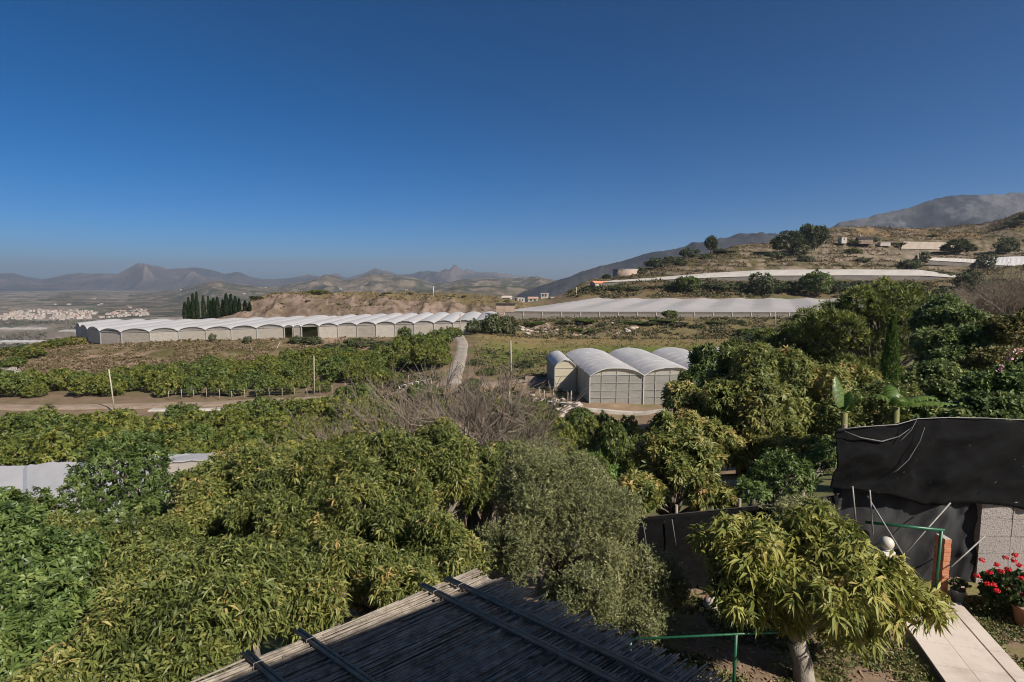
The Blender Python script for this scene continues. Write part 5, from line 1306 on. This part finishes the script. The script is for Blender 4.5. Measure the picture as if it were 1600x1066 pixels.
def town():
    protos = []
    rng = np.random.default_rng(41)
    for i in range(6):
        mb = MB(); w = 1; g_ = i % 3 == 0
        mb.box((0, 0, .4), (1, 1, 1.2), m=0)
        if g_: mb.add([(-.54, -.54, 1), (.54, -.54, 1), (.54, .54, 1), (-.54, .54, 1), (-.54, 0, 1.28), (.54, 0, 1.28)], [(0, 1, 5, 4), (2, 3, 4, 5), (0, 4, 3), (1, 2, 5), (3, 2, 1, 0)], 1)
        else: mb.box((0, 0, 1.03), (1.04, 1.04, .08), m=1)
        for k in range(3):
            mb.box((-.3+.3*k, -.505, .6), (.12, .02, .2), m=2)
        o_ = mb.build('town_house', [M['plaster'], M['tile_roof' if g_ else 'flat_roof'], M['window']]); protos.append(o_)
    n = 0
    def put(px, Y, s, h, lab, grp, z=None):
        nonlocal n
        x = (px-800)/F*Y
        o_ = protos[n] if n < len(protos) else protos[n % 6].copy()
        if n >= len(protos): C.objects.link(o_)
        o_.location = (x, Y, hz(x, Y)+.5 if z is None else z); o_.scale = (s, s*rng.uniform(.7, 1.1), h); o_.rotation_euler.z = rng.uniform(-.5, .5)
        tag(o_, lab, 'house', grp); n += 1
    # the white town on the plain
    cnt = 0
    while cnt < 290:
        px = rng.uniform(-25, 232); f = (px+25)/257
        ylo = 1930+260*f**2; yhi = 2560 if px > 60 else 2300+260*px/60
        Y = rng.uniform(ylo, yhi)
        if fbm(np.array([px/25]), np.array([Y/120]), 2, 7)[0] < .33: continue
        side = 'left' if px < 80 else ('middle' if px < 160 else 'right')
        put(px, Y, rng.uniform(6, 14), rng.uniform(4, 9), f'pale block of the distant white town, {side} part, on the plain', f'houses of the distant white town, {side} part'); cnt += 1
    # farmhouses scattered over the far hills
    V = {}
    for nm in ('near_foothills', 'middle_hills', 'far_mountains'):
        me = bpy.data.objects[nm].data; a = np.empty(len(me.vertices)*3, np.float32); me.vertices.foreach_get('co', a); V[nm] = a.reshape(-1, 3)
    for i in range(130):
        nm = 'near_foothills' if i < 50 else 'middle_hills'
        a = V[nm]; a = a[(a[:, 1] < (2900 if i < 50 else 5000))]
        q = a[rng.integers(0, len(a))]; px = to_px(q[0], q[1])
        if px < 200 and i < 50 or px > 900 or px < 0: continue
        s = rng.uniform(6, 14)*q[1]/2800
        side = 'left of the cypress row' if px < 300 else ('above the rocky bank' if px < 700 else 'behind the flat greenhouse')
        put(px, float(q[1]), s, s*.45, f'white farmhouse dotted on the far hills {side}', f'farmhouses on the far hills {side}', float(q[2])-.5)
    for i, (px, Y, w, d) in enumerate(((30, 1240, 120, 40), (70, 1130, 80, 60), (95, 1080, 70, 30), (20, 1020, 90, 30), (55, 1000, 60, 22), (120, 1500, 90, 20), (8, 1560, 200, 26), (200, 1580, 60, 30))):
        x = (px-800)/F*Y; b = Vector((x, Y, hz(x, Y)))
        t = thing('greenhouse', ['white greenhouse roof in the middle of the plain at far left', 'pale greenhouse roof above the yellow ridge', 'small pale greenhouse roof just left of the long greenhouse', 'low greenhouse roof at the left edge above the ridge', 'tiny greenhouse roof between two larger ones on the plain', 'thin greenhouse strip on the plain below the town', 'long thin white greenhouse strip at the left edge below the town', 'thin greenhouse strip behind the long greenhouse'][i], 'greenhouse', b)
        MB().box((0, 0, 1.8), (w, d, 4)).build('wall', M['wallnet'], t); mb = MB()
        for k in range(6):
            a0 = -w/2+w*k/6; a1 = -w/2+w*(k+1)/6
            mb.add([(a0, -d/2, 3.9), (a1, -d/2, 3.9), (a1, d/2, 3.9), (a0, d/2, 3.9), ((a0+a1)/2, -d/2, 5.2), ((a0+a1)/2, d/2, 5.2)], [(0, 4, 5, 3), (4, 1, 2, 5), (0, 1, 4), (2, 3, 5)])
        mb.build('roof', M['film'], t)
town()

# ------------------------------------------------------------------ scrub and grass nobody could count
def tufts(name, pts, size, mat, rng, per=6, flat=.8, kind='stuff', label=None):
    pts = np.asarray(pts); k = len(pts)
    Pn = np.repeat(pts, per, 0); S = np.repeat(size, per); m = k*per
    D = rng.normal(size=(m, 3)); D[:, 2] = np.abs(D[:, 2])*flat+.35; D = nrm(D)
    N = nrm(rng.normal(size=(m, 3)))
    Pn = Pn+rng.normal(size=(m, 3))*S[:, None]*.22
    T = np.clip(np.repeat(rng.uniform(0, 1, k), per)+rng.normal(0, .1, m), 0, 1)
    o_ = link(name, leaves_mesh(name, Pn, D, N, S*rng.uniform(.5, 1.1, m), S*rng.uniform(.2, .45, m), M[mat], T, .25))
    tag(o_, label, None, None, kind)
def zone(n, pxr, Yr, rng, cond=None):
    px = rng.uniform(*pxr, n); Y = np.exp(rng.uniform(math.log(Yr[0]), math.log(Yr[1]), n))
    x = (px-800)/F*Y
    if cond is not None: ok = cond(px, Y, x); x, Y = x[ok], Y[ok]
    return np.stack([x, Y, height(x, Y)], 1)
rng = np.random.default_rng(99)
z1 = zone(14000, (-30, 700), (98, 149), rng, lambda p, Y, x: (Y > np.interp(p, [-30, 200, 320, 450, 700], [88, 100, 106, 112, 128])) & (fbm(x/4, Y/4, 3, 7) > .40))
tufts('bank_scrub', z1, rng.uniform(.35, .95, len(z1)), 'scrub', rng, label='brown dry scrub on the bank below the long greenhouse')
z2 = zone(11000, (740, 1500), (146, 178), rng, lambda p, Y, x: fbm(x/5, Y/5, 3, 17) > .42)
tufts('bank_scrub', z2, rng.uniform(.4, 1.1, len(z2)), 'scrub_green', rng, label='green brown scrub on the bank below the flat greenhouse') if False else None
M['scrub_green'] = leafmat('scrub_green', [(0, (.035, .045, .015)), (.5, (.075, .085, .03)), (.8, (.13, .11, .05)), (1, (.2, .15, .08))], .8, .15)
tufts('bank_scrub', z2, rng.uniform(.4, 1.1, len(z2)), 'scrub_green', rng, label='green brown scrub on the bank below the flat greenhouse')
z3 = zone(9000, (890, 1640), (250, 286), rng, lambda p, Y, x: fbm(x/9, Y/9, 3, 27) > .43)
tufts('hill_scrub', z3, rng.uniform(.7, 1.9, len(z3)), 'scrub_green', rng, label='scrub on the slope between the flat greenhouse and the narrow strip')
z4 = zone(24000, (930, 1680), (303, 520), rng, lambda p, Y, x: (fbm(x/13, Y/13, 4, 37) > .46) & ~((p > 1400) & (Y > 385) & (Y < 412)) & ~((p > 1440) & (Y > 330) & (Y < 349)) & (Y > 306))
tufts('hill_scrub', z4, rng.uniform(.6, 1.9, len(z4)), 'scrub', rng, label='low dry scrub dotted over the upper hill')
z5 = zone(4200, (340, 810), (194, 236), rng, lambda p, Y, x: (fbm(x/5, Y/5, 3, 47) > .48) & ((Y > 210) | (fbm(x/4, Y/4, 3, 48) > .6)))
tufts('cliff_scrub', z5, rng.uniform(.3, 1.0, len(z5)), 'scrub', rng, label='dry scrub on the pink rocky bank')
z8 = zone(5200, (-40, 330), (1020, 1950), rng, lambda p, Y, x: (fbm(x/90, Y/150, 3, 87) > .54) | ((Y > 1690) & (Y < 1930) & (fbm(x/60, Y/60, 2, 88) > .42)))
M['belt'] = leafmat('belt', [(0, (.03, .035, .018)), (.5, (.055, .06, .03)), (1, (.10, .09, .05))], .8, .1)
tufts('valley_trees', z8, rng.uniform(3, 8.5, len(z8)), 'belt', rng, per=5, label='dark belts of trees on the plain below the town')
z9 = zone(5200, (560, 880), (58, 118), rng, lambda p, Y, x: (fbm(x/3, Y/3, 3, 97) > .42) & ~((p > 685) & (p < 745) & (Y > 79)) & ~((p > 700) & (Y > 74) & (Y < 83)))
tufts('verge_scrub', z9, rng.uniform(.3, .95, len(z9)), 'scrub_green', rng, label='green brown scrub round the foot of the concrete road')
# bright grass under the fence trees, meadow
z6 = zone(5200, (880, 1050), (27, 43), rng, lambda p, Y, x: ((x-5.6)/3.4)**2+((Y-35)/8)**2 < 1)
M['grass_bright'] = leafmat('grass_bright', [(0, (.06, .12, .02)), (1, (.16, .26, .05))], .6, .3)
tufts('grass', z6, rng.uniform(.2, .5, len(z6)), 'grass_bright', rng, per=7, flat=2.5, label='bright green grass patch below the white tunnels')
z7 = zone(5000, (740, 1250), (84, 148), rng, lambda p, Y, x: fbm(x/5, Y/5, 3, 57) > .42)
M['meadow'] = leafmat('meadow', [(0, (.08, .10, .025)), (.5, (.16, .15, .045)), (1, (.28, .21, .1))], .75, .2)
tufts('meadow_grass', z7, rng.uniform(.25, .7, len(z7)), 'meadow', rng, per=6, flat=2, label='dry and green meadow grass behind the white tunnels')
# garden lawn
n = 24000
gx = rng.uniform(1.2, 11.5, n); gy = rng.uniform(5.2, 10.2, n)
pc0, pc1 = np.array([7.02, 7.85]), np.array([7.6, 10.1])
pxm = pc0[0]+(gy-pc0[1])/(pc1[1]-pc0[1])*(pc1[0]-pc0[0])
ok = (np.abs(gx-pxm) > .72) & ((fbm(gx*1.3, gy*1.3, 3, 67) > .5) | ((gx > pxm) & (fbm(gx*1.5, gy*1.5, 3, 68) > .4)))
lp = np.stack([gx[ok], gy[ok], height(gx[ok], gy[ok])], 1)
tufts('lawn_grass', lp, rng.uniform(.035, .12, len(lp)), 'lawn', rng, per=6, flat=1.2, label='short patchy lawn grass beside the tiled path')
# fallen leaves
M['litter'] = leafmat('litter', [(0, (.10, .065, .035)), (.5, (.24, .15, .08)), (1, (.42, .30, .19))], .8, .1)
n = 3500
gx = rng.uniform(.8, 7, n); gy = rng.uniform(5, 10, n)
pxm = pc0[0]+(gy-pc0[1])/(pc1[1]-pc0[1])*(pc1[0]-pc0[0]); ok = np.abs(gx-pxm) > .75
Pn = np.stack([gx, gy, height(gx, gy)+.012], 1)[ok]; k = len(Pn)
D = rng.normal(size=(k, 3)); D[:, 2] *= .15; D = nrm(D); N = rng.normal(size=(k, 3))*.3; N[:, 2] = 1
o_ = link('leaf_litter', leaves_mesh('leaf_litter', Pn, D, nrm(N), rng.uniform(.05, .14, k), rng.uniform(.02, .05, k), M['litter'], rng.uniform(0, 1, k), .03)); tag(o_, 'brown fallen leaves on the garden soil', None, None, 'stuff')
# ------------------------------------------------------------------ garden and pergola
def garden():
    # path of pale tiles
    a0, a1 = Vector((6.38, 7.82, 0)), Vector((7.0, 10.15, 0))
    d = (a1-a0).normalized(); s_ = Vector((d.y, -d.x, 0))
    mb = MB(); base = a0-d*4
    L = (a1-base).length
    c = base+d*L/2+s_*.62
    rz = math.atan2(d.y, d.x)
    mb.box(c+Vector((0, 0, .03)), (L, 1.22, .16), rz, 1)
    lane = ((.0, .98), (1.0, 1.24))
    x = 0
    while x < L-.05:
        l_ = min(.62, L-x)
        for (u0, u1), sub in ((lane[0], 2), (lane[1], 1)):
            for q in range(sub):
                w0 = u0+(u1-u0)*q/sub; w1 = u0+(u1-u0)*(q+1)/sub
                cc = base+d*(x+l_/2)+s_*((w0+w1)/2)
                mb.box(cc+Vector((0, 0, .122+random.uniform(0, .003))), (l_-.006, (w1-w0)-.008, .028), rz, 0)
        x += .62
    o_ = mb.build('garden_path', [M['tile'], M['kerbc']]); tag(o_, kind='structure')
M['tile'] = surf('tile', (.37, .30, .245), (.56, .48, .41), 1.1, .65, .15, c3=(.61, .53, .46))
M['kerbc'] = surf('kerbc', (.16, .12, .095), (.27, .22, .18), 5, .9, .3)
garden()

def net_grid(name, rows_, nx, mat, parent, th=.0, fold=.05, seed=1, holes=None):
    """rows_: list of polylines (top to bottom) in the net; resampled and rippled"""
    r_ = np.random.default_rng(seed); ny = 26
    def samp(l, u):
        s = u*(len(l)-1); i = min(int(s), len(l)-2); return Vector(l[i]).lerp(Vector(l[i+1]), s-i)
    V = []
    for j in range(ny+1):
        v = j/ny*(len(rows_)-1); jj = min(int(v), len(rows_)-2)
        for i in range(nx+1):
            u = i/nx
            p = samp(rows_[jj], u).lerp(samp(rows_[jj+1], u), v-jj)
            f = (fbm(np.array([u*5+seed]), np.array([j/ny*3+u*4]), 3, seed)[0]-.5)*2*fold+ (ridged(np.array([u*7+j/ny*2.2]), np.array([j/ny*1.2+seed]), 2, seed)[0]-.4)*fold*1.4
            V.append((p.x, p.y-f, p.z))
    n = nx+1
    Fq = [(j*n+i, j*n+i+1, (j+1)*n+i+1, (j+1)*n+i) for j in range(ny) for i in range(nx)]
    o_ = link(name, mesh_np(name, V, Fq, 4, M[mat], smooth=True), parent)
    md = o_.modifiers.new('thick', 'SOLIDIFY'); md.thickness = .006
    return o_
def fences():
    Yn = 10.6
    o = Vector((6.2, Yn, 0))
    t = thing('net_fence', 'tall black shade net stretched on poles round the garden corner', 'fence', o)
    top = [P(1308, 672, Yn), P(1340, 668, Yn), P(1400, 664, Yn), P(1432, 655, Yn), P(1480, 653, Yn+.05), P(1540, 654, Yn+.1), P(1600, 657, Yn+.15), P(1700, 660, Yn+.25), P(1850, 664, Yn+.4)]
    mid = [P(1300, 765, Yn), P(1340, 766, Yn), P(1400, 775, Yn), P(1440, 788, Yn), P(1480, 788, Yn), P(1540, 786, Yn+.1), P(1600, 795, Yn+.15), P(1700, 800, Yn+.2), P(1850, 805, Yn+.35)]
    net_grid('upper_net', [[p-o for p in top], [p-o for p in mid]], 110, 'blacknet', t, fold=.11, seed=3)
    mid2 = [P(1308, 752, Yn+.22), P(1400, 760, Yn+.22), P(1480, 762, Yn+.22), P(1545, 765, Yn+.22)]
    bot = [Vector((p.x, Yn+.24, -.05)) for p in (P(1308, 900, Yn), P(1400, 900, Yn), P(1480, 900, Yn), P(1545, 900, Yn))]
    net_grid('lower_net', [[p-o for p in mid2], [p-o for p in bot]], 70, 'greynet', t, fold=.15, seed=8)
    # cord along the top, seams, guy wires
    mb = MB(); mb.tube([p-o+Vector((0, -.03, .015)) for p in top], .008, 5); mb.build('top_cord', M['wire'], t)
    mb = MB(); mb.tube([P(x, y, Yn-.12)-o for x, y in ((1445, 668), (1437, 690), (1420, 718), (1402, 735), (1393, 740))], [.005, .008, .011, .008, .004], 5); mb.build('seam', M['netseam'], t)
    mb = MB(); mb.tube([P(x, y, Yn-.12)-o for x, y in ((1432, 657), (1424, 672), (1410, 686), (1404, 692))], [.005, .009, .008, .004], 5); mb.build('seam', M['netseam'], t)
    mb = MB(); mb.tube([P(x, y, Yn-.1)-o for x, y in ((1318, 673), (1345, 684), (1378, 690), (1405, 682), (1425, 668))], [.004, .012, .016, .010, .004], 5); mb.build('seam', M['netseam'], t)
    for a, b in (((1332, 760), (1337, 815)), ((1359, 766), (1364, 835))):
        MB().tube([P(*a, Yn-.2)-o, P(*b, Yn-.2)-o], .016, 6).build('support_rod', M['wire'], t)
    for a, b in (((1485, 786), (1417, 862)), ((1355, 775), (1410, 865)), ((1539, 838), (1486, 886))):
        pa, pb = P(*a, Yn-.15), P(*b, Yn-.55)
        MB().tube([pa-o, pb-o], .014, 6).build('guy_rod', M['wire'], t)
    for px in (1330, 1480, 1545, 1640, 1800):
        p = P(px, 668, Yn+.18); MB().tube([Vector((p.x, Yn+.4, -.3))-o, p+Vector((0, .2, 0))-o], .03, 6).build('pole', M['pole_wood'], t)
    # stone faced wall under the net
    xw = P(1538, 800, Yn+.1).x
    w = thing('stone_wall', 'grey pebbled block wall at the right under the black net', 'wall', (xw, Yn+.15, 0))
    link('face', None) if False else None
    mb = MB(); z0 = zz(786, Yn+.1)
    for r in range(5):
        for c in range(7):
            ww, hh = .62, (z0+.1)/5
            mb.box((ww*(c+.5), .1+random.uniform(0, .012), -.1+hh*(r+.5)), (ww-.008, .2, hh-.008))
    mb.build('block_face', M['pebble'], w)
    MB().box((2.3, .27, (z0-.1)/2), (4.6, .12, z0)).build('backing', M['concrete'], w)
    # low black fence
    o = Vector((4.4, 10.5, 0))
    t = thing('net_fence', 'low black net fence running left from the tall net behind the small mango', 'fence', o)
    tp = [P(955, 812, 10.6), P(1010, 808, 10.5), P(1060, 803, 10.5), P(1110, 798, 10.5), P(1160, 793, 10.5), P(1210, 788, 10.5), P(1260, 781, 10.55), P(1310, 772, 10.6)]
    bt = [Vector((p.x, p.y+.05, -.25)) for p in tp]
    net_grid('net', [[p-o for p in tp], [p-o for p in bt]], 80, 'blacknet', t, fold=.04, seed=15)
    MB().tube([p-o+Vector((0, -.02, .01)) for p in tp], .012, 5).build('top_cord', M['dark'], t)
    for i in (0, 2, 4, 6):
        MB().tube([tp[i]-o+Vector((.05, .14, -1.9)), tp[i]-o+Vector((0, .14, .12))], .03, 6).build('post', M['pole_wood'], t)
    for px, a, b in ((1005, 818, 858), (1050, 812, 852), (1112, 905, 925)):
        MB().tube([P(px, a, 10.38)-o, P(px+6, b, 10.36)-o], .011, 5).build('tie', M['netseam'], t)
M['netseam'] = surf('netseam', (.10, .095, .09), (.16, .155, .15), 20, .7)
M['pebble'] = surf('pebble', (.08, .07, .062), (.34, .30, .275), 26, .85, 1.0, c3=(.30, .26, .24), bscale=40)
fences()

def green_gate():
    Y = 10.1; a = P(1352, 816, 10.62); b = P(1476, 829, Y); o = Vector((a.x, Y, 0))
    t = thing('gate', 'green tube gate frame in front of the black net beside the brick pillar', 'gate', o)
    MB().tube([a-o, b-o], .03, 8).build('top_rail', M['greenpaint'], t)
    MB().tube([b-o+Vector((-.06, 0, 0)), Vector((b.x-.08, Y, 0))-o], .028, 8).build('post', M['greenpaint'], t)
    # brick pillar
    p = P(1482, 843, 10.15); o = Vector((p.x, 10.15, 0))
    t = thing('brick_pillar', 'narrow red brick pillar at the end of the tiled path', 'pillar', o)
    n = 14; h = p.z/n; mb = MB()
    for i in range(n):
        mb.box((random.uniform(-.004, .004), .12 if i % 2 else .125, h*(i+.5)), (.125, .25, h-.012), 0, 0)
        mb.box((0, .122, h*(i+1)-.006), (.115, .235, .014), 0, 1)
    mb.build('brickwork', [M['brick'], M['concrete']], t)
    # globe lamp on white post
    c = P(1385.5, 849, 9.5); o = Vector((c.x, 9.5, 0))
    t = thing('garden_lamp', 'round cream globe lamp on a white post rising above the small mango', 'lamp', o)
    r = .115
    MB().lathe([(r*math.sin(a), c.z-r*math.cos(a)) for a in np.linspace(.35, math.pi, 16)], n=28).build('globe', M['globe'], t)
    MB().lathe([(.05, c.z-r*1.0), (.085, c.z-r*.98), (.095, c.z-r*.9), (.07, c.z-r*.82)], n=20).build('collar', M['globe'], t)
    mb = MB(); mb.box((0, 0, (c.z-r*1.05)/2), (.2, .2, c.z-r*1.05)); mb.build('post', M['whitewash'], t)
    # green tube railing in front
    a = PZ(985, 999, 1.0); b = PZ(1150, 991, 1.0); o = Vector((b.x, b.y, 0)); e = PZ(1215, 988, 1.0)
    t = thing('railing', 'green tube railing between the cane roof and the mango trunk', 'railing', o)
    MB().tube([a-o, b-o, e-o], .017, 8).build('top_rail', M['greenpaint'], t)
    MB().tube([b-o, Vector((0, 0, -.1))], .026, 8).build('post', M['greenpaint'], t)
    MB().tube([a-o, Vector((a.x, a.y, -.3))-o], .026, 8).build('post', M['greenpaint'], t)
green_gate()

def flowers():
    # geranium
    c = P(1572, 905, 9.75); c.z = 0
    t = thing('geranium', 'geranium bush with bright red flower heads at the foot of the pebbled wall', 'plant', c)
    rng = np.random.default_rng(61)
    B = cat_blobs(lumps((0, -.08, .40), (.55, .36, .38), 10, rng, .5), lumps((.45, -.08, .40), (.42, .32, .36), 6, rng, .5))
    SPEC['ger'] = dict(mode='spray', per=8, L=.075, W=.075, droop=.15, twig=.1, mat='leaf_ger')
    link('foliage', crown_mesh('foliage', B, 620, 'ger', rng, 1, lo=-.6), t)
    mb = MB()
    for _ in range(14):
        a = rng.uniform(0, 6.28); mb.tube([(0, 0, -.02), (.2*math.cos(a), .15*math.sin(a), .25), (.4*math.cos(a), .28*math.sin(a), .42)], [.012, .01, .006], 5)
    mb.build('stems', M['leaf_stem'], t)
    heads = [(1534, 876), (1546, 895), (1564, 893), (1557, 883), (1571, 872), (1584, 876), (1592, 884), (1543, 913), (1552, 914), (1573, 917), (1581, 919), (1557, 923), (1596, 903), (1526, 900), (1575, 890), (1599, 930), (1586, 868), (1612, 890), (1625, 905)]
    for px, py in heads:
        h = P(px, py, 9.46+rng.uniform(-.06, .08))-c; mb = MB()
        for _ in range(34):
            q = Vector(rand_dirs(1, rng)[0]); q.z = q.z*.7+.2; pnt = h+q*.05*rng.uniform(.6, 1)
            s_ = q.orthogonal().normalized()*.018; u_ = q.cross(s_).normalized()*.018
            mb.add([pnt-s_, pnt-u_*.9+q*.008, pnt+s_, pnt+u_*.9+q*.008], [(0, 1, 2, 3)])
        mb.build('flower_head', M['red'], t)
    # pot beside the brick pillar
    p = P(1497, 922, 10.0); o = Vector((p.x, 10.0, 0))
    t = thing('potted_plant', 'grey pot with small pale pink blossoms right of the brick pillar', 'plant', o)
    MB().lathe([(.075, 0), (.10, .2), (.115, .26), (.12, .3), (.105, .3), (.095, .26), (0, .25)], n=20).build('pot', M['greypot'], t)
    B = lumps((0, 0, .4), (.14, .14, .1), 5, rng, .5)
    SPEC['potl'] = dict(mode='spray', per=8, L=.05, W=.035, droop=.1, twig=.08, mat='leaf_ger')
    link('foliage', crown_mesh('foliage', B, 70, 'potl', rng), t)
    mb = MB()
    for _ in range(24):
        q = Vector(rand_dirs(1, rng)[0]); q.z = abs(q.z); pt = Vector((0, 0, .42))+Vector((q.x*.15, q.y*.15, q.z*.1)); s_ = q.orthogonal().normalized()*.02; u_ = q.cross(s_)
        mb.add([pt-s_, pt-u_, pt+s_, pt+u_], [(0, 1, 2, 3)])
    mb.build('blossoms', M['pink'], t)
    p = P(1606, 915, 9.35); o = Vector((p.x, 9.35, 0))
    t = thing('flower_pot', 'terracotta pot half hidden by red geraniums at the right edge', 'pot', o)
    MB().lathe([(.12, 0), (.17, .3), (.185, .31), (.185, .37), (.16, .37), (.15, .32), (0, .3)], n=24).build('pot', M['terracotta'], t)
    MB().lathe([(.155, .325), (.08, .34), (0, .345)], n=24).build('soil', M['soil'], t)
    # folded blue and red fabric bag by the fence, simplified to a pale pail shape
    p = P(1112, 930, 9.9)
    o_ = MB().lathe([(.0, .0), (.12, .0), (.15, .06), (.13, .16), (.06, .2), (0, .2)], n=14).build('fabric_bag', M['plaster'], None, (p.x, 9.9, hz(p.x, 9.9))); tag(o_, 'small pale fabric bag in the shade below the low black fence', 'fabric_bag')
    MB().tube([(-.14, 0, .12), (-.1, 0, .25), (0, 0, .29), (.1, 0, .25), (.14, 0, .12)], .008, 5).build('handle', M['red'], o_)
M['leaf_ger'] = leafmat('leaf_ger', [(0, (.03, .055, .015)), (1, (.1, .15, .04))], .55, .25)
flowers()
# weeds with white flower sprays left of the tall net
B = cat_blobs(blob(1265, 795, 10.0, (.45, .35, .28), 6, 301, .5), blob(1225, 800, 10.0, (.3, .3, .2), 4, 302, .5))
tree('shrub', 'grey green leggy shrub in front of the left corner of the tall net', 'shrub', (5.0, 10.0, 0), B, 420, 'olive', .03, 91, scale=1.1, up=.6)

def pergola():
    zr = 2.6
    A = PZ(320, 1066, zr); B_ = PZ(745, 895, zr); Cc = PZ(1130, 1066, zr)
    e = (B_-A).normalized(); f = (Cc-B_).normalized()
    o = A.copy(); o.z = 0
    t = thing('pergola', 'pergola roofed with weathered grey canes tied by double battens', 'pergola', o)
    LA = (B_-A).length; rng = np.random.default_rng(71)
    # canes parallel to e
    sa = abs(e.cross(f).z); v = 0; mbs = MB(); depth = 4.6
    while v < depth:
        r = rng.uniform(.007, .013)
        s0 = A+f*v-e*(1.9+rng.uniform(0, .3)); 
        ext = rng.uniform(-.12, .13) if v > .25 else rng.uniform(-.05, .03)
        s1 = B_+f*v+e*ext
        lift = rng.uniform(-.012, .02)
        pts = []; n = 4
        wob = rng.normal(0, .007)
        for i in range(n):
            u = i/(n-1); p = s0.lerp(s1, u); p.z += lift+.012*math.sin(u*3+v*9)+rng.normal(0, .003)
            p += f*(wob*math.sin(u*3.1))
            pts.append(p-o)
        mbs.tube(pts, [r, r, r*.9, r*.7], 5)
        v += r*1.35/sa*rng.uniform(.8, 1.2)
    v = 0.02
    while v < depth:
        r = rng.uniform(.009, .014); s0 = A+f*v-e*2.0-Vector((0, 0, .022)); s1 = B_+f*v-e*rng.uniform(.02, .12)-Vector((0, 0, .022))
        mbs.tube([s0-o, s0.lerp(s1, .5)+f*rng.normal(0, .004)-o, s1-o], r, 5); v += r*1.9/sa
    # a second loose layer and the ragged far edge
    for i in range(170):
        v = rng.uniform(0.0, depth); u0 = rng.uniform(-1.2, LA-.6); L = rng.uniform(.6, 2.2); u1 = min(u0+L, LA+rng.uniform(-.05, .1)); r = rng.uniform(.007, .014)
        dv = rng.normal(0, .03)
        mbs.tube([A+f*v+e*u0+Vector((0, 0, .03))-o, A+f*(v+dv)+e*u1+Vector((0, 0, .034+rng.uniform(0, .015)))-o], [r, r*.7], 5)
    mbs.build('cane_mat', M['reed'], t)
    mb = MB()
    for k in range(26):
        v = rng.uniform(-.04, .05); u0 = rng.uniform(-.9, LA*.9); L = rng.uniform(.5, 1.6)
        mb.tube([A+f*v+e*u0+Vector((0, 0, .01))-o, A+f*(v+rng.normal(0, .02))+e*min(LA+.02, u0+L)+Vector((0, 0, rng.uniform(.0, .04)))-o], rng.uniform(.008, .014), 5)
    mb.build('edge_canes', M['reed'], t)
    for px, py in ((383, 1019), (464, 984), (658, 913), (697, 903)):
        s0 = PZ(px, py, zr+.06); mb = MB()
        for k, off in enumerate((-.02, .02)):
            mb.tube([s0+e*off-o, s0+f*2.2+e*(off+.01)+Vector((0, 0, .01))-o, s0+f*(depth+.2)+e*off-o], [.016, .018, .016], 7)
        bat = mb.build('batten', M['batten_wood'], t)
        v = .25
        while v < depth:
            c = s0+f*v-o
            MB().tube([c-e*.055-Vector((0, 0, .05)), c-e*.04+Vector((0, 0, .022)), c+e*.04+Vector((0, 0, .022)), c+e*.055-Vector((0, 0, .05))], .004, 4).build('wire_tie', M['wire'], bat); v += .42
    # carrying beams and posts
    for u in (-1.2, LA*.5, LA-.25):
        mb = MB(); mb.beam(A+e*u+f*.02+Vector((0, 0, -.1))-o, A+e*u+f*depth+Vector((0, 0, -.1))-o, .08, .1); mb.build('beam', M['pole_wood'], t)
        for v in (.3, depth-.6):
            p = A+e*u+f*v; MB().tube([Vector((p.x, p.y, hz(p.x, p.y)-.4))-o, p+Vector((0, 0, -.12))-o], .055, 8).build('post', M['pole_wood'], t)
pergola()

# the house whose upper floor the view is taken from: it shades the cane roof
def house():
    e = Vector((.81, .59, 0)).normalized(); n = Vector((.59, -.81, 0)).normalized()
    P2 = PZ(748, 916, 2.6); H = 7.2
    t8 = (H-2.6)/SUN.z
    off = Vector((SUN.x, SUN.y, 0))*t8
    across = off.dot(n); along = off.dot(e)
    end = P2+n*across+e*(along+.62); end.z = 0
    Ln, W = 13.0, 8.0
    c = end-e*Ln/2+n*(W/2)
    rz = math.atan2(e.y, e.x)
    t = thing('house', 'white house behind the viewpoint whose roof edge shades the cane pergola', 'house', c, None, rz)
    MB().box((0, 0, H/2-.7), (Ln, W-.0, H+1.1-.15)).build('wall', M['whitewash'], t)
    MB().box((0, 0, H-.075), (Ln+.0, W+.0, .15)).build('roof', M['flat_roof'], t)
    for x in (-4, 0, 4):
        f = MB().box((x, W/2+.03, 4.4), (1.3, .1, 1.5)).build('window', M['window'], t)
        MB().box((x, W/2+.08, 3.6), (1.5, .2, .08)).build('sill', M['concrete'], f)
house()

# ------------------------------------------------------------------ air
bpy.ops.mesh.primitive_cube_add(size=1)
hzo = bpy.context.active_object
hzo.name = 'haze'; hzo.data.name = 'haze'
zt = 300.0; zb = -150.0
for vv in bpy.data.objects['sierra'].data.vertices: zt = max(zt, vv.co.z+20)
hzo.scale = (34000, 34000, zt-zb); hzo.location = (0, 0, (zt+zb)/2)
m = bpy.data.materials.new('haze'); m.use_nodes = True; t = m.node_tree
t.nodes.remove(t.nodes['Principled BSDF'])
pv = node(t, 'ShaderNodeVolumePrincipled'); pv.inputs['Color'].default_value = (.56, .64, .77, 1); pv.inputs['Density'].default_value = 8e-5; pv.inputs['Anisotropy'].default_value = .2
t.links.new(pv.outputs[0], t.nodes['Material Output'].inputs['Volume'])
hzo.data.materials.append(m)
tag(hzo, kind='stuff')
